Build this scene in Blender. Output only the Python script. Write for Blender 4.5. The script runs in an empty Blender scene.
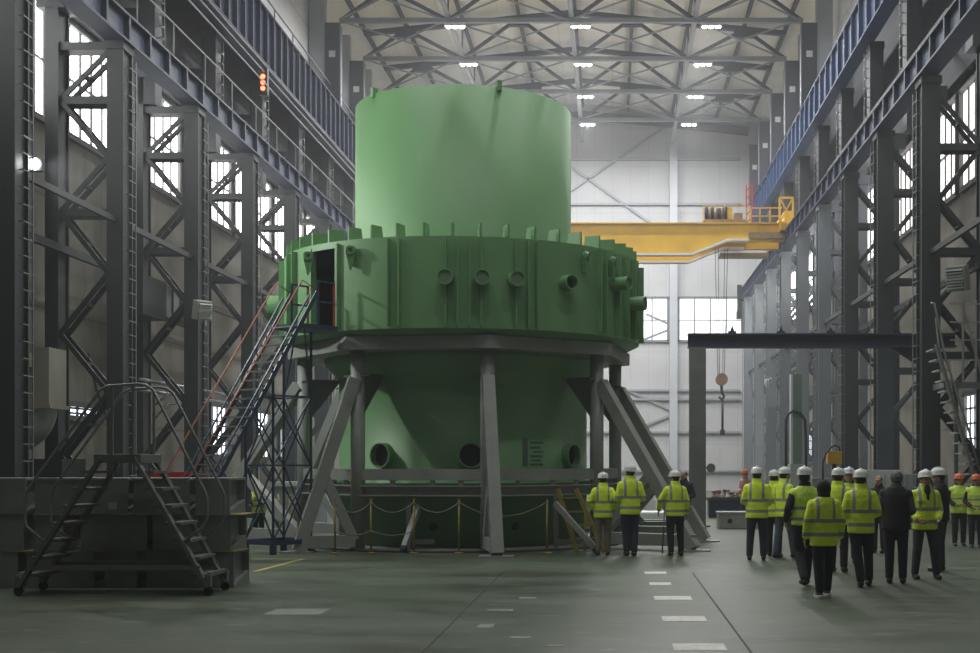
import bpy, bmesh, math, random
from mathutils import Vector, Matrix
random.seed(7)
S = bpy.context.scene
COL = S.collection
R = math.radians
F, VX, VY, H = 1300.0, 612.0, 463.0, 1.9

def P(px, py, Y):                       # a picture measurement turned into a place at depth Y
    return Vector(((px - VX) * Y / F, Y, H + (VY - py) * Y / F))
def GY(py): return F * H / (py - VY)
def G(px, py):
    Y = GY(py); return Vector(((px - VX) * Y / F, Y, 0))

# ---------------------------------------------------------------- materials
def mat(name, col, rough=.55, metal=0.0, var=.12, scale=3.0, bump=0.0, bscale=40, spec=.5):
    m = bpy.data.materials.new(name); m.use_nodes = True
    nt = m.node_tree; b = nt.nodes['Principled BSDF']
    b.inputs['Roughness'].default_value = rough; b.inputs['Metallic'].default_value = metal
    b.inputs['Specular IOR Level'].default_value = spec
    tc = nt.nodes.new('ShaderNodeTexCoord')
    if var > 0:
        n = nt.nodes.new('ShaderNodeTexNoise'); n.inputs['Scale'].default_value = scale; n.inputs['Detail'].default_value = 5
        n.inputs['Roughness'].default_value = .65
        r = nt.nodes.new('ShaderNodeValToRGB')
        r.color_ramp.elements[0].position = .3; r.color_ramp.elements[1].position = .7
        r.color_ramp.elements[0].color = (*[c * (1 - var) for c in col], 1)
        r.color_ramp.elements[1].color = (*[min(1, c * (1 + var)) for c in col], 1)
        nt.links.new(tc.outputs['Object'], n.inputs['Vector']); nt.links.new(n.outputs['Fac'], r.inputs['Fac'])
        nt.links.new(r.outputs['Color'], b.inputs['Base Color'])
    else:
        b.inputs['Base Color'].default_value = (*col, 1)
    if bump > 0:
        n2 = nt.nodes.new('ShaderNodeTexNoise'); n2.inputs['Scale'].default_value = bscale
        bp = nt.nodes.new('ShaderNodeBump'); bp.inputs['Strength'].default_value = bump; bp.inputs['Distance'].default_value = .02
        nt.links.new(tc.outputs['Object'], n2.inputs['Vector']); nt.links.new(n2.outputs['Fac'], bp.inputs['Height'])
        nt.links.new(bp.outputs['Normal'], b.inputs['Normal'])
    return m

def emit(name, col, strength):
    m = bpy.data.materials.new(name); m.use_nodes = True
    b = m.node_tree.nodes['Principled BSDF']
    b.inputs['Base Color'].default_value = (*[c * .6 for c in col], 1)
    b.inputs['Emission Color'].default_value = (*col, 1); b.inputs['Emission Strength'].default_value = strength
    return m

def panel_mat(name, col, rough, axis_h, step_h, step_v, line=.75, var=.08, dirt=.25):
    """painted cladding with panel joints: step_h spaces joints along axis_h, step_v along z"""
    m = mat(name, col, rough, 0, 0); nt = m.node_tree; b = nt.nodes['Principled BSDF']
    L = nt.links.new
    g = nt.nodes.new('ShaderNodeNewGeometry'); s = nt.nodes.new('ShaderNodeSeparateXYZ'); L(g.outputs['Position'], s.inputs[0])
    def joint(sock, step, w):
        a = nt.nodes.new('ShaderNodeMath'); a.operation = 'DIVIDE'; a.inputs[1].default_value = step; L(sock, a.inputs[0])
        f = nt.nodes.new('ShaderNodeMath'); f.operation = 'FRACT'; L(a.outputs[0], f.inputs[0])
        c = nt.nodes.new('ShaderNodeMath'); c.operation = 'LESS_THAN'; c.inputs[1].default_value = w / step; L(f.outputs[0], c.inputs[0])
        return c.outputs[0]
    j1 = joint(s.outputs[axis_h], step_h, .05); j2 = joint(s.outputs['Z'], step_v, .06)
    mx = nt.nodes.new('ShaderNodeMath'); mx.operation = 'MAXIMUM'; L(j1, mx.inputs[0]); L(j2, mx.inputs[1])
    n = nt.nodes.new('ShaderNodeTexNoise'); n.inputs['Scale'].default_value = .6; n.inputs['Detail'].default_value = 6
    L(g.outputs['Position'], n.inputs['Vector'])
    r = nt.nodes.new('ShaderNodeValToRGB'); r.color_ramp.elements[0].position = .3; r.color_ramp.elements[1].position = .65
    r.color_ramp.elements[0].color = (*[c * (1 - dirt) for c in col], 1); r.color_ramp.elements[1].color = (*col, 1)
    L(n.outputs['Fac'], r.inputs['Fac'])
    mixn = nt.nodes.new('ShaderNodeMixRGB'); mixn.blend_type = 'MULTIPLY'
    mixn.inputs['Color2'].default_value = (line, line, line, 1)
    L(mx.outputs[0], mixn.inputs['Fac']); L(r.outputs['Color'], mixn.inputs['Color1']); L(mixn.outputs[0], b.inputs['Base Color'])
    b.inputs['Specular IOR Level'].default_value = .15
    return m

def floor_mat():
    m = mat('painted_floor', (.1, .12, .1), .4, 0, 0); nt = m.node_tree; b = nt.nodes['Principled BSDF']; L = nt.links.new
    g = nt.nodes.new('ShaderNodeNewGeometry')
    mp = nt.nodes.new('ShaderNodeMapping'); mp.inputs['Scale'].default_value = (.45, 1.1, 1); L(g.outputs['Position'], mp.inputs[0])
    n = nt.nodes.new('ShaderNodeTexNoise'); n.inputs['Scale'].default_value = .8; n.inputs['Detail'].default_value = 9; n.inputs['Roughness'].default_value = .68
    L(mp.outputs[0], n.inputs['Vector'])
    r = nt.nodes.new('ShaderNodeValToRGB'); e = r.color_ramp.elements
    e[0].position = .36; e[0].color = (.052, .056, .040, 1); e[1].position = .66; e[1].color = (.118, .150, .104, 1)
    k = e.new(.46); k.color = (.082, .104, .072, 1); k = e.new(.55); k.color = (.100, .122, .084, 1)
    L(n.outputs['Fac'], r.inputs['Fac'])
    # scattered scuffs
    mp2 = nt.nodes.new('ShaderNodeMapping'); mp2.inputs['Scale'].default_value = (.8, 2.2, 1); mp2.inputs['Rotation'].default_value = (0, 0, .25); L(g.outputs['Position'], mp2.inputs[0])
    n2 = nt.nodes.new('ShaderNodeTexNoise'); n2.inputs['Scale'].default_value = 2.6; n2.inputs['Detail'].default_value = 4; L(mp2.outputs[0], n2.inputs['Vector'])
    r2 = nt.nodes.new('ShaderNodeValToRGB'); r2.color_ramp.elements[0].position = .60; r2.color_ramp.elements[1].position = .72
    L(n2.outputs['Fac'], r2.inputs['Fac'])
    mx = nt.nodes.new('ShaderNodeMixRGB'); mx.inputs['Color2'].default_value = (.21, .235, .185, 1)
    sc = nt.nodes.new('ShaderNodeMath'); sc.operation = 'MULTIPLY'; sc.inputs[1].default_value = .65; L(r2.outputs['Color'], sc.inputs[0])
    L(sc.outputs[0], mx.inputs['Fac']); L(r.outputs['Color'], mx.inputs['Color1']); L(mx.outputs[0], b.inputs['Base Color'])
    rr = nt.nodes.new('ShaderNodeMapRange'); rr.inputs['To Min'].default_value = .36; rr.inputs['To Max'].default_value = .52
    L(n.outputs['Fac'], rr.inputs['Value']); L(rr.outputs[0], b.inputs['Roughness'])
    bp = nt.nodes.new('ShaderNodeBump'); bp.inputs['Strength'].default_value = .05; bp.inputs['Distance'].default_value = .02
    n3 = nt.nodes.new('ShaderNodeTexNoise'); n3.inputs['Scale'].default_value = 1.4; L(g.outputs['Position'], n3.inputs['Vector'])
    L(n3.outputs['Fac'], bp.inputs['Height'])
    b.inputs['Specular IOR Level'].default_value = .22
    return m

def hivis_mat(name, col, stripe=(.30, .32, .31), bands=((.90, .955), (1.10, 1.155)), braces=True):
    m = mat(name, col, .6, 0, 0); nt = m.node_tree; b = nt.nodes['Principled BSDF']; L = nt.links.new
    tc = nt.nodes.new('ShaderNodeTexCoord'); s = nt.nodes.new('ShaderNodeSeparateXYZ'); L(tc.outputs['Object'], s.inputs[0])
    def M(op, a, bb):
        k = nt.nodes.new('ShaderNodeMath'); k.operation = op
        for i, v in enumerate((a, bb)):
            if v is None: continue
            if isinstance(v, (int, float)): k.inputs[i].default_value = v
            else: L(v, k.inputs[i])
        return k.outputs[0]
    tot = None
    for lo, hi in bands:
        t = M('MULTIPLY', M('GREATER_THAN', s.outputs['Z'], lo), M('LESS_THAN', s.outputs['Z'], hi))
        tot = t if tot is None else M('MAXIMUM', tot, t)
    if braces:
        ax = M('ABSOLUTE', s.outputs['X'], None)
        t = M('MULTIPLY', M('GREATER_THAN', ax, .095), M('LESS_THAN', ax, .14))
        t = M('MULTIPLY', t, M('GREATER_THAN', s.outputs['Z'], bands[-1][1]))
        tot = M('MAXIMUM', tot, t)
    n = nt.nodes.new('ShaderNodeTexNoise'); n.inputs['Scale'].default_value = 9; L(tc.outputs['Object'], n.inputs['Vector'])
    bp = nt.nodes.new('ShaderNodeBump'); bp.inputs['Strength'].default_value = .5; bp.inputs['Distance'].default_value = .05
    L(n.outputs['Fac'], bp.inputs['Height']); L(bp.outputs[0], b.inputs['Normal'])
    mx = nt.nodes.new('ShaderNodeMixRGB'); mx.inputs['Color1'].default_value = (*col, 1); mx.inputs['Color2'].default_value = (*stripe, 1)
    L(tot, mx.inputs['Fac']); L(mx.outputs[0], b.inputs['Base Color'])
    return m

M = dict(
    rail_dull=mat('dull_rail_paint', (.12, .125, .12), .6, 0, .1, 3),
    glass_r=emit('window_daylight_dull', (1.0, .985, .955), 1.7),
    steel_farlit=mat('farlit_column_paint', (.15, .165, .18), .55, 0, .1, 1.0, spec=.25),  # paler copy, light and haze of the far bays put into the column colour
    glass_f=emit('window_daylight_end', (.97, .985, 1.0), 1.25),
    girder_ink=mat('ink_girder_paint', (.012, .021, .046), .6, 0, .14, .8, spec=.2),
    ladder=mat('climbing_iron_paint', (.14, .15, .15), .5, 0, .1, 3),
    girder_navy=mat('navy_girder_paint', (.020, .046, .115), .55, 0, .14, .8, spec=.25),
    floor=floor_mat(),
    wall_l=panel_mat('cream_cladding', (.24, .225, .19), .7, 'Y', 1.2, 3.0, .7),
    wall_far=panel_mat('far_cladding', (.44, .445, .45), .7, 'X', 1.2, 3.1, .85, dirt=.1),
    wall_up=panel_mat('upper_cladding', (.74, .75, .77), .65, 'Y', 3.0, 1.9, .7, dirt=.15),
    recess_shade=panel_mat('recess_shade_paint', (.03, .033, .04), .6, 'Y', 1.5, 1.2, .6),  # near-black colour stands in for the shade of a deep side recess
    roof=panel_mat('roof_sheet', (.78, .77, .73), .7, 'X', 3.0, 50, .85, dirt=.12),
    steel=mat('column_grey_paint', (.033, .038, .039), .55, 0, .12, 1.2, spec=.25),
    steel_dk=mat('dark_grey_paint', (.024, .027, .029), .55, 0, .12, 1.2, spec=.25),
    steel_lt=mat('pale_grey_paint', (.40, .42, .45), .5, 0, .08, 1.0),
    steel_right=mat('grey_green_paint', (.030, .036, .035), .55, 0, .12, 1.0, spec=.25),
    truss=mat('truss_paint', (.05, .056, .068), .55, 0, .1, 1.0),
    truss_lt=mat('truss_pale_paint', (.24, .255, .285), .5, 0, .1, 1.0),
    girder=mat('blue_grey_girder_paint', (.085, .108, .165), .55, 0, .14, .8, spec=.25),
    girder_blue=mat('blue_girder_paint', (.055, .095, .21), .5, 0, .14, .8),
    girder_dk=mat('dark_blue_paint', (.032, .042, .07), .55, 0, .12, .8, spec=.25),
    green=mat('green_casing_paint', (.148, .322, .135), .5, 0, .07, .5, .02, 6),
    green_dk=mat('dark_green_paint', (.10, .15, .11), .5, 0, .15, 2),
    stand=mat('stand_grey_paint', (.275, .295, .27), .5, 0, .14, 1.5),
    stand_dk=mat('stand_dark_grey_paint', (.13, .14, .13), .55, 0, .14, 1.5),
    hole=mat('dark_bore', (.006, .006, .006), .9, 0, 0),
    plate=mat('blank_plate', (.12, .22, .12), .5, 0, .05, 4),
    yellow=mat('crane_yellow_paint', (.56, .325, .02), .5, 0, .1, 1.0),
    yellow_lt=mat('barrier_yellow', (.27, .215, .04), .5, 0, .1, 3),
    brown=mat('trolley_brown_steel', (.22, .15, .08), .6, .2, .3, 3),
    white=mat('white_paint', (.62, .63, .62), .55, 0, .06, 3),
    blue=mat('stair_blue_paint', (.025, .05, .095), .45, 0, .12, 2),
    orange=mat('handrail_orange', (.36, .115, .06), .5, 0, .1, 3),
    red=mat('red_paint', (.42, .03, .035), .5, 0, .1, 3),
    galv=mat('galvanised_steel', (.34, .35, .34), .4, .5, .2, 2.5),
    rail=mat('handrail_grey', (.24, .26, .25), .4, .3, .1, 4),
    steps=mat('steps_grey_paint', (.17, .18, .165), .5, 0, .15, 3),
    block=mat('block_grey_paint', (.235, .262, .240), .45, 0, .16, 1.6),
    wood=mat('packing_wood', (.34, .28, .13), .8, 0, .2, 6),
    chain=mat('chain_link_steel', (.22, .21, .16), .5, .2, .1, 20),
    black=mat('black_rubber', (.012, .012, .013), .6, 0, .1, 8),
    beige=mat('duct_beige_paint', (.26, .25, .20), .6, 0, .12, 2),
    heater=mat('heater_casing', (.34, .355, .32), .5, 0, .08, 4),
    paint_white=mat('road_paint_white', (.74, .74, .68), .7, 0, .22, 6),
    paint_worn=mat('worn_paint', (.22, .245, .20), .7, 0, .2, 6),
    paint_yellow=mat('road_paint_yellow', (.42, .40, .10), .7, 0, .2, 6),
    seam=mat('floor_joint', (.035, .038, .032), .8, 0, .1, 3),
    glass_w=emit('window_daylight', (1.0, .985, .955), 6.0),
    glass_b=emit('window_daylight_blue', (.80, .90, 1.0), 3.2),
    lamp=emit('lamp_lens', (.95, .97, 1.0), 40.0),
    flood=emit('floodlight_lens', (.95, 1.0, .97), 60.0),
    redlamp=emit('signal_lens', (1.0, .12, .045), 5.0),
    mull=mat('window_bar', (.10, .10, .095), .6, 0, 0),
    mull_far=mat('far_window_bar', (.16, .17, .18), .6, 0, 0),
    skin=mat('skin', (.48, .27, .19), .55, 0, .05, 8),
    hair=mat('hair', (.02, .016, .013), .7, 0, .2, 30),
    helmet=mat('white_helmet', (.72, .74, .70), .35, 0, 0),
    helmet_bl=mat('pale_blue_helmet', (.62, .68, .74), .35, 0, 0),
    helmet_or=mat('orange_helmet', (.75, .14, .03), .4, 0, 0),
    cap=mat('patterned_cap', (.13, .13, .14), .8, 0, .95, 22),
    dark_cloth=mat('dark_cloth', (.016, .017, .021), .85, 0, .2, 8, .3, 30),
    navy_cloth=mat('navy_cloth', (.025, .032, .052), .85, 0, .2, 8, .3, 30),
    grey_cloth=mat('grey_cloth', (.085, .09, .095), .85, 0, .2, 8, .3, 30),
    jeans=mat('blue_jeans', (.085, .12, .16), .85, 0, .25, 10, .3, 30),
    jeans_dk=mat('dark_jeans', (.04, .05, .065), .85, 0, .25, 10, .3, 30),
    khaki=mat('khaki_cloth', (.20, .175, .115), .85, 0, .2, 8, .3, 30),
    shoe=mat('shoe', (.014, .013, .012), .5, 0, .1, 10),
    sole=mat('white_sole', (.6, .6, .58), .6, 0, 0),
    hivis=hivis_mat('hivis_jacket', (.76, .97, .05)),
    hivis_vest=hivis_mat('hivis_vest', (.68, .95, .12), bands=((.97, 1.015), (1.13, 1.175)), braces=False),
    eye=mat('eye_dark', (.03, .02, .015), .3, 0, 0),
    lip=mat('lip', (.34, .13, .10), .5, 0, 0),
    scrap_r=mat('copper_part', (.35, .16, .11), .5, .2, .2, 6),
    tarp=mat('white_wrap', (.66, .68, .68), .6, 0, .08, 2),
)

# ---------------------------------------------------------------- mesh builder
ORG = {}
class MB:
    def __init__(s): s.bm = bmesh.new()
    def box(s, x0, x1, y0, y1, z0, z1):
        v = [s.bm.verts.new((x, y, z)) for x in (x0, x1) for y in (y0, y1) for z in (z0, z1)]
        for f in ((0, 1, 3, 2), (4, 6, 7, 5), (0, 4, 5, 1), (2, 3, 7, 6), (0, 2, 6, 4), (1, 5, 7, 3)):
            s.bm.faces.new([v[i] for i in f])
        return s
    def obox(s, c, ax, ay, az, hx, hy, hz):
        c = Vector(c); ax, ay, az = Vector(ax).normalized(), Vector(ay).normalized(), Vector(az).normalized()
        v = [s.bm.verts.new(c + ax * hx * i + ay * hy * j + az * hz * k) for i in (-1, 1) for j in (-1, 1) for k in (-1, 1)]
        for f in ((0, 1, 3, 2), (4, 6, 7, 5), (0, 4, 5, 1), (2, 3, 7, 6), (0, 2, 6, 4), (1, 5, 7, 3)):
            s.bm.faces.new([v[i] for i in f])
        return s
    def bar(s, p, q, w, h, up=(0, 0, 1)):           # rectangular bar from p to q
        p, q = Vector(p), Vector(q); d = (q - p)
        L = d.length
        if L < 1e-6: return s
        d.normalize(); up = Vector(up)
        if abs(d.dot(up)) > .98: up = Vector((0, 1, 0)) if abs(d.y) < .9 else Vector((1, 0, 0))
        x = d.cross(up).normalized(); y = x.cross(d).normalized()
        return s.obox((p + q) / 2, d, x, y, L / 2, w / 2, h / 2)
    def ibeam(s, p, q, w, h, t=.03, up=(0, 0, 1)):
        p, q = Vector(p), Vector(q); d = (q - p).normalized(); up = Vector(up)
        if abs(d.dot(up)) > .98: up = Vector((0, 1, 0))
        x = d.cross(up).normalized(); y = x.cross(d).normalized()
        prof = [(-w/2, -h/2), (w/2, -h/2), (w/2, -h/2+t), (t/2, -h/2+t), (t/2, h/2-t), (w/2, h/2-t), (w/2, h/2), (-w/2, h/2), (-w/2, h/2-t), (-t/2, h/2-t), (-t/2, -h/2+t), (-w/2, -h/2+t)]
        a = [s.bm.verts.new(p + x * u + y * v) for u, v in prof]; b = [s.bm.verts.new(q + x * u + y * v) for u, v in prof]
        n = len(prof)
        for i in range(n): s.bm.faces.new((a[i], a[(i+1) % n], b[(i+1) % n], b[i]))
        s.bm.faces.new(a[::-1]); s.bm.faces.new(b)
        return s
    def tube(s, p, q, r, n=10, r1=None):
        p, q = Vector(p), Vector(q); d = (q - p).normalized(); r1 = r if r1 is None else r1
        up = Vector((0, 0, 1)) if abs(d.z) < .95 else Vector((1, 0, 0))
        x = d.cross(up).normalized(); y = x.cross(d)
        A = [s.bm.verts.new(p + (x * math.cos(t) + y * math.sin(t)) * r) for t in [2 * math.pi * i / n for i in range(n)]]
        B = [s.bm.verts.new(q + (x * math.cos(t) + y * math.sin(t)) * r1) for t in [2 * math.pi * i / n for i in range(n)]]
        for i in range(n):
            f = s.bm.faces.new((A[i], A[(i+1) % n], B[(i+1) % n], B[i])); f.smooth = n > 7
        s.bm.faces.new(A[::-1]); s.bm.faces.new(B)
        return s
    def path(s, pts, r, n=8):                        # one continuous tube along points
        pts = [Vector(p) for p in pts]; prev = None; nx = None
        for i, p in enumerate(pts):
            d = (pts[min(i+1, len(pts)-1)] - pts[max(i-1, 0)]).normalized()
            if nx is None:
                up = Vector((0, 0, 1)) if abs(d.z) < .95 else Vector((1, 0, 0)); nx = d.cross(up).normalized()
            else:
                nx = (nx - d * nx.dot(d)).normalized()
            ny = nx.cross(d)
            ring = [s.bm.verts.new(p + (nx * math.cos(2*math.pi*k/n) + ny * math.sin(2*math.pi*k/n)) * r) for k in range(n)]
            if prev:
                for k in range(n):
                    f = s.bm.faces.new((prev[k], prev[(k+1) % n], ring[(k+1) % n], ring[k])); f.smooth = n > 5
            else: s.bm.faces.new(ring[::-1])
            prev = ring
        s.bm.faces.new(prev)
        return s
    def lathe(s, c, prof, n=96, a0=0, a1=360, smooth=True):
        full = abs(a1 - a0) >= 359.9; k = n if full else n + 1
        rings = []
        for r, z in prof:
            if r < 1e-5: rings.append([s.bm.verts.new((c[0], c[1], z))]); continue
            rings.append([s.bm.verts.new((c[0] + r * math.sin(R(a0 + (a1-a0)*i/n)), c[1] - r * math.cos(R(a0 + (a1-a0)*i/n)), z)) for i in range(k)])
        for a, b in zip(rings, rings[1:]):
            for i in range(n):
                j = (i+1) % k
                if len(a) == 1 and len(b) == 1: continue
                vs = (a[0], b[j], b[i]) if len(a) == 1 else ((a[i], a[j], b[0]) if len(b) == 1 else (a[i], a[j], b[j], b[i]))
                f = s.bm.faces.new(vs); f.smooth = smooth
        return s
    def prism(s, pts, d):                            # polygon pts extruded by vector d
        d = Vector(d); a = [s.bm.verts.new(Vector(p)) for p in pts]; b = [s.bm.verts.new(Vector(p) + d) for p in pts]; n = len(a)
        s.bm.faces.new(a[::-1]); s.bm.faces.new(b)
        for i in range(n): s.bm.faces.new((a[i], a[(i+1) % n], b[(i+1) % n], b[i]))
        return s
    def pipe(s, p, q, r0, r1, n=24):                 # hollow pipe, both ends annular
        p, q = Vector(p), Vector(q); d = (q-p).normalized()
        up = Vector((0, 0, 1)) if abs(d.z) < .95 else Vector((1, 0, 0)); x = d.cross(up).normalized(); y = x.cross(d)
        ring = lambda c, r: [s.bm.verts.new(c + (x*math.cos(2*math.pi*i/n) + y*math.sin(2*math.pi*i/n))*r) for i in range(n)]
        a, b, c2, d2 = ring(p, r1), ring(q, r1), ring(q, r0), ring(p, r0)
        for A, B in ((a, b), (b, c2), (c2, d2), (d2, a)):
            for i in range(n):
                f = s.bm.faces.new((A[i], A[(i+1) % n], B[(i+1) % n], B[i]))
        return s
    def ell(s, c, r, n=14, m=9):
        mtx = Matrix.Translation(Vector(c)) @ Matrix.Diagonal((r[0], r[1], r[2], 1))
        res = bmesh.ops.create_uvsphere(s.bm, u_segments=n, v_segments=m, radius=1, matrix=mtx)
        for v in res['verts']:
            for f in v.link_faces: f.smooth = True
        return s
    def cap(s, p, q, r0, r1, n=12):                  # tapered capsule
        p, q = Vector(p), Vector(q)
        s.ell(p, (r0,)*3, n, 8); s.ell(q, (r1,)*3, n, 8); s.tube(p, q, r0, n, r1)
        return s
    def build(s, name, m, parent=None, bevel=0.0, loc=None, auto=True):
        bm = s.bm
        bmesh.ops.recalc_face_normals(bm, faces=bm.faces)
        if parent is not None: o3 = ORG[parent.name]
        elif loc is not None: o3 = Vector(loc)
        else:
            xs = [v.co for v in bm.verts]
            o3 = Vector(((min(v.x for v in xs)+max(v.x for v in xs))/2, (min(v.y for v in xs)+max(v.y for v in xs))/2, min(v.z for v in xs)))
        if o3.length > 0: bmesh.ops.translate(bm, verts=bm.verts, vec=-o3)
        me = bpy.data.meshes.new(name); bm.to_mesh(me); bm.free()
        me.materials.append(m)
        o = bpy.data.objects.new(name, me); COL.objects.link(o)
        ORG[o.name] = o3
        if parent is not None: o.parent = parent
        else: o.location = o3
        if bevel > 0:
            b = o.modifiers.new('b', 'BEVEL'); b.width = bevel; b.segments = 2; b.limit_method = 'ANGLE'
        return o

def tag(o, label, cat, group=None, kind=None):
    o['label'] = label; o['category'] = cat
    if group: o['group'] = group
    if kind: o['kind'] = kind
    return o
def thing(name, loc, label, cat, group=None, kind='thing'):
    o = bpy.data.objects.new(name, None); COL.objects.link(o); o.location = loc; ORG[o.name] = Vector(loc); o.empty_display_size = .2
    return tag(o, label, cat, group, kind)
def struct(o, label=None, cat=None):
    o['kind'] = 'structure'
    if label: o['label'] = label
    if cat: o['category'] = cat
    return o
KIDS = {}
def copy_thing(root, delta, label):
    r = root.copy(); COL.objects.link(r); r.location = Vector(root.location) + Vector(delta); ORG[r.name] = ORG[root.name] + Vector(delta)
    r['label'] = label
    if root.name not in KIDS:
        al = list(COL.objects); KIDS[root.name] = [(o, [g for g in al if g.parent == o]) for o in al if o.parent == root]
    for ch, gs in KIDS[root.name]:
        c = ch.copy(); COL.objects.link(c); c.parent = r; ORG[c.name] = ORG[r.name]
        for g in gs:
            d = g.copy(); COL.objects.link(d); d.parent = c; ORG[d.name] = ORG[r.name]
    return r
ORD = ['first', 'second', 'third', 'fourth', 'fifth', 'sixth', 'seventh', 'eighth', 'ninth', 'tenth', 'eleventh', 'twelfth', 'thirteenth', 'fourteenth', 'fifteenth']

# ---------------------------------------------------------------- hall shell
YN, YF = -14.0, 87.0
XL, XR = -15.1, 11.4
struct(MB().box(XL-.3, XR+.3, YN, YF+.3, -.2, 0).build('floor', M['floor'], loc=(0, 0, 0)), 'grey-green painted concrete hall floor', 'floor')
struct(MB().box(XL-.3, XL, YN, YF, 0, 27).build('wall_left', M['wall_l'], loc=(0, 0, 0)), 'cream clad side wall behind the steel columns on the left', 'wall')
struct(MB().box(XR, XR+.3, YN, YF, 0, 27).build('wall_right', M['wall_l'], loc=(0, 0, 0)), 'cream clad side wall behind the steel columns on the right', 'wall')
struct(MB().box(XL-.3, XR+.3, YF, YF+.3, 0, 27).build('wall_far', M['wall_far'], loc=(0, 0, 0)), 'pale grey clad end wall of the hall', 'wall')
struct(MB().box(XL-.3, XR+.3, YN-.3, YN, 0, 27).build('wall_near', M['wall_far'], loc=(0, 0, 0)), 'end wall behind the viewer', 'wall')
XCEN, ZR = -1.95, 25.95
sl = .10
mb = MB()
for sgn, xe in ((-1, XL-.3), (1, XR+.3)):
    ze = ZR - abs(xe - XCEN) * sl
    mb.prism([(XCEN, YN, ZR), (xe, YN, ze), (xe, YN, ze+.2), (XCEN, YN, ZR+.2)], (0, YF-YN, 0))
struct(mb.build('ceiling', M['roof'], loc=(0, 0, 0)), 'pale sheet roof of shallow pitch over the trusses', 'ceiling')
# upper side walls: recess shade painted as a dark band behind the top crane girders, pale cladding above them
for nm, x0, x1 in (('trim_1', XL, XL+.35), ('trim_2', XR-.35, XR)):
    struct(MB().box(x0, x1, YN, YF, 14.2, 20.6).build(nm, M['recess_shade'], loc=(0, 0, 0)), 'dark painted band of recess shade above the %s windows' % ('left' if x0 < 0 else 'right'), 'cladding')
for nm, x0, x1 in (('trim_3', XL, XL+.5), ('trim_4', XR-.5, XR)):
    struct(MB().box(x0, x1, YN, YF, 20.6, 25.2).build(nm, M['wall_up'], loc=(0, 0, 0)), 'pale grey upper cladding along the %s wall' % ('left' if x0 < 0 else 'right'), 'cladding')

wn = [0]
def window(axis, at, a0, a1, z0, z1, step, glass, bars, label, rows=(.5,)):
    """axis 'L','R' side walls (a = Y), 'F' far wall (a = X)"""
    wn[0] += 1
    mp = {'L': lambda a, d, z: (at + d, a, z), 'R': lambda a, d, z: (at - d, a, z), 'F': lambda a, d, z: (a, at - d, z)}[axis]
    root = bpy.data.objects.new('window_%d' % wn[0], None); COL.objects.link(root)
    root.location = mp((a0+a1)/2, 0, z0); ORG[root.name] = Vector(root.location); struct(root, label, 'window')
    def bx(mb, A0, A1, D0, D1, Z0, Z1):
        p, q = mp(A0, D0, Z0), mp(A1, D1, Z1)
        mb.box(min(p[0], q[0]), max(p[0], q[0]), min(p[1], q[1]), max(p[1], q[1]), Z0, Z1)
    g = MB(); bx(g, a0, a1, .02, .05, z0, z1); g.build('window_pane', glass, root)
    f = MB()
    for z in (z0, z1): bx(f, a0-.08, a1+.08, .02, .16, z-.08, z+.08)
    for a in (a0, a1): bx(f, a-.08, a+.08, .02, .16, z0, z1)
    n = max(1, round((a1-a0)/step))
    for i in range(1, n):
        a = a0 + (a1-a0)*i/n; bx(f, a-.045, a+.045, .03, .10, z0, z1)
    for t in rows:
        z = z0 + (z1-z0)*t; bx(f, a0, a1, .03, .11, z-.03, z+.03)
    f.build('window_frame', bars, root)
LY = [27.1 + 6*k for k in range(10)]     # left column depths
RY = [36.1 + 6*k for k in range(9)]      # right column depths
for i, y in enumerate([21.1] + LY[:-1]):
    window('L', XL, y+.5, y+5.95, 10.95, 14.1, .75, M['glass_w'], M['mull'], 'tall daylit window high on the left wall, %s bay from the near end' % ORD[i])
for i, y in enumerate([30.1] + RY[:-1]):
    window('R', XR, y+.5, y+5.95, 10.7, 13.9, .75, M['glass_w'] if y > 58 else M['glass_r'], M['mull'], 'tall daylit window high on the right wall, %s bay from the near end' % ORD[i])
for i, (y0, y1) in enumerate(((34.3, 38.2), (46.6, 50.6), (53.0, 56.8), (58.6, 62.6))):
    window('L', XL, y0, y1, 2.1 if i else 3.15, 4.1 if i else 3.55, .6, M['glass_b'], M['mull'], 'low bluish window at the foot of the left wall, %s from the near end' % ORD[i], rows=(.35, .7))
for i, (y0, y1) in enumerate(((37.4, 41.6), (73.2, 77.6))):
    window('R', XR, y0, y1, 2.2, 4.1, .5, M['glass_b'], M['mull'], 'low barred window on the right wall, %s' % ('beside the metal stair' if i == 0 else 'near the far end'), rows=(.25, .5, .75))
for i, (a0, a1) in enumerate(((-10.2, -8.2), (-7.4, -2.4), (-1.6, 3.75), (4.45, 8.7))):
    window('F', YF, a0, a1, 10.05, 12.95, 1.07, M['glass_f'], M['mull_far'], 'wide daylit window in the end wall, %s from the left' % ORD[i], rows=(.48,))

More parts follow.
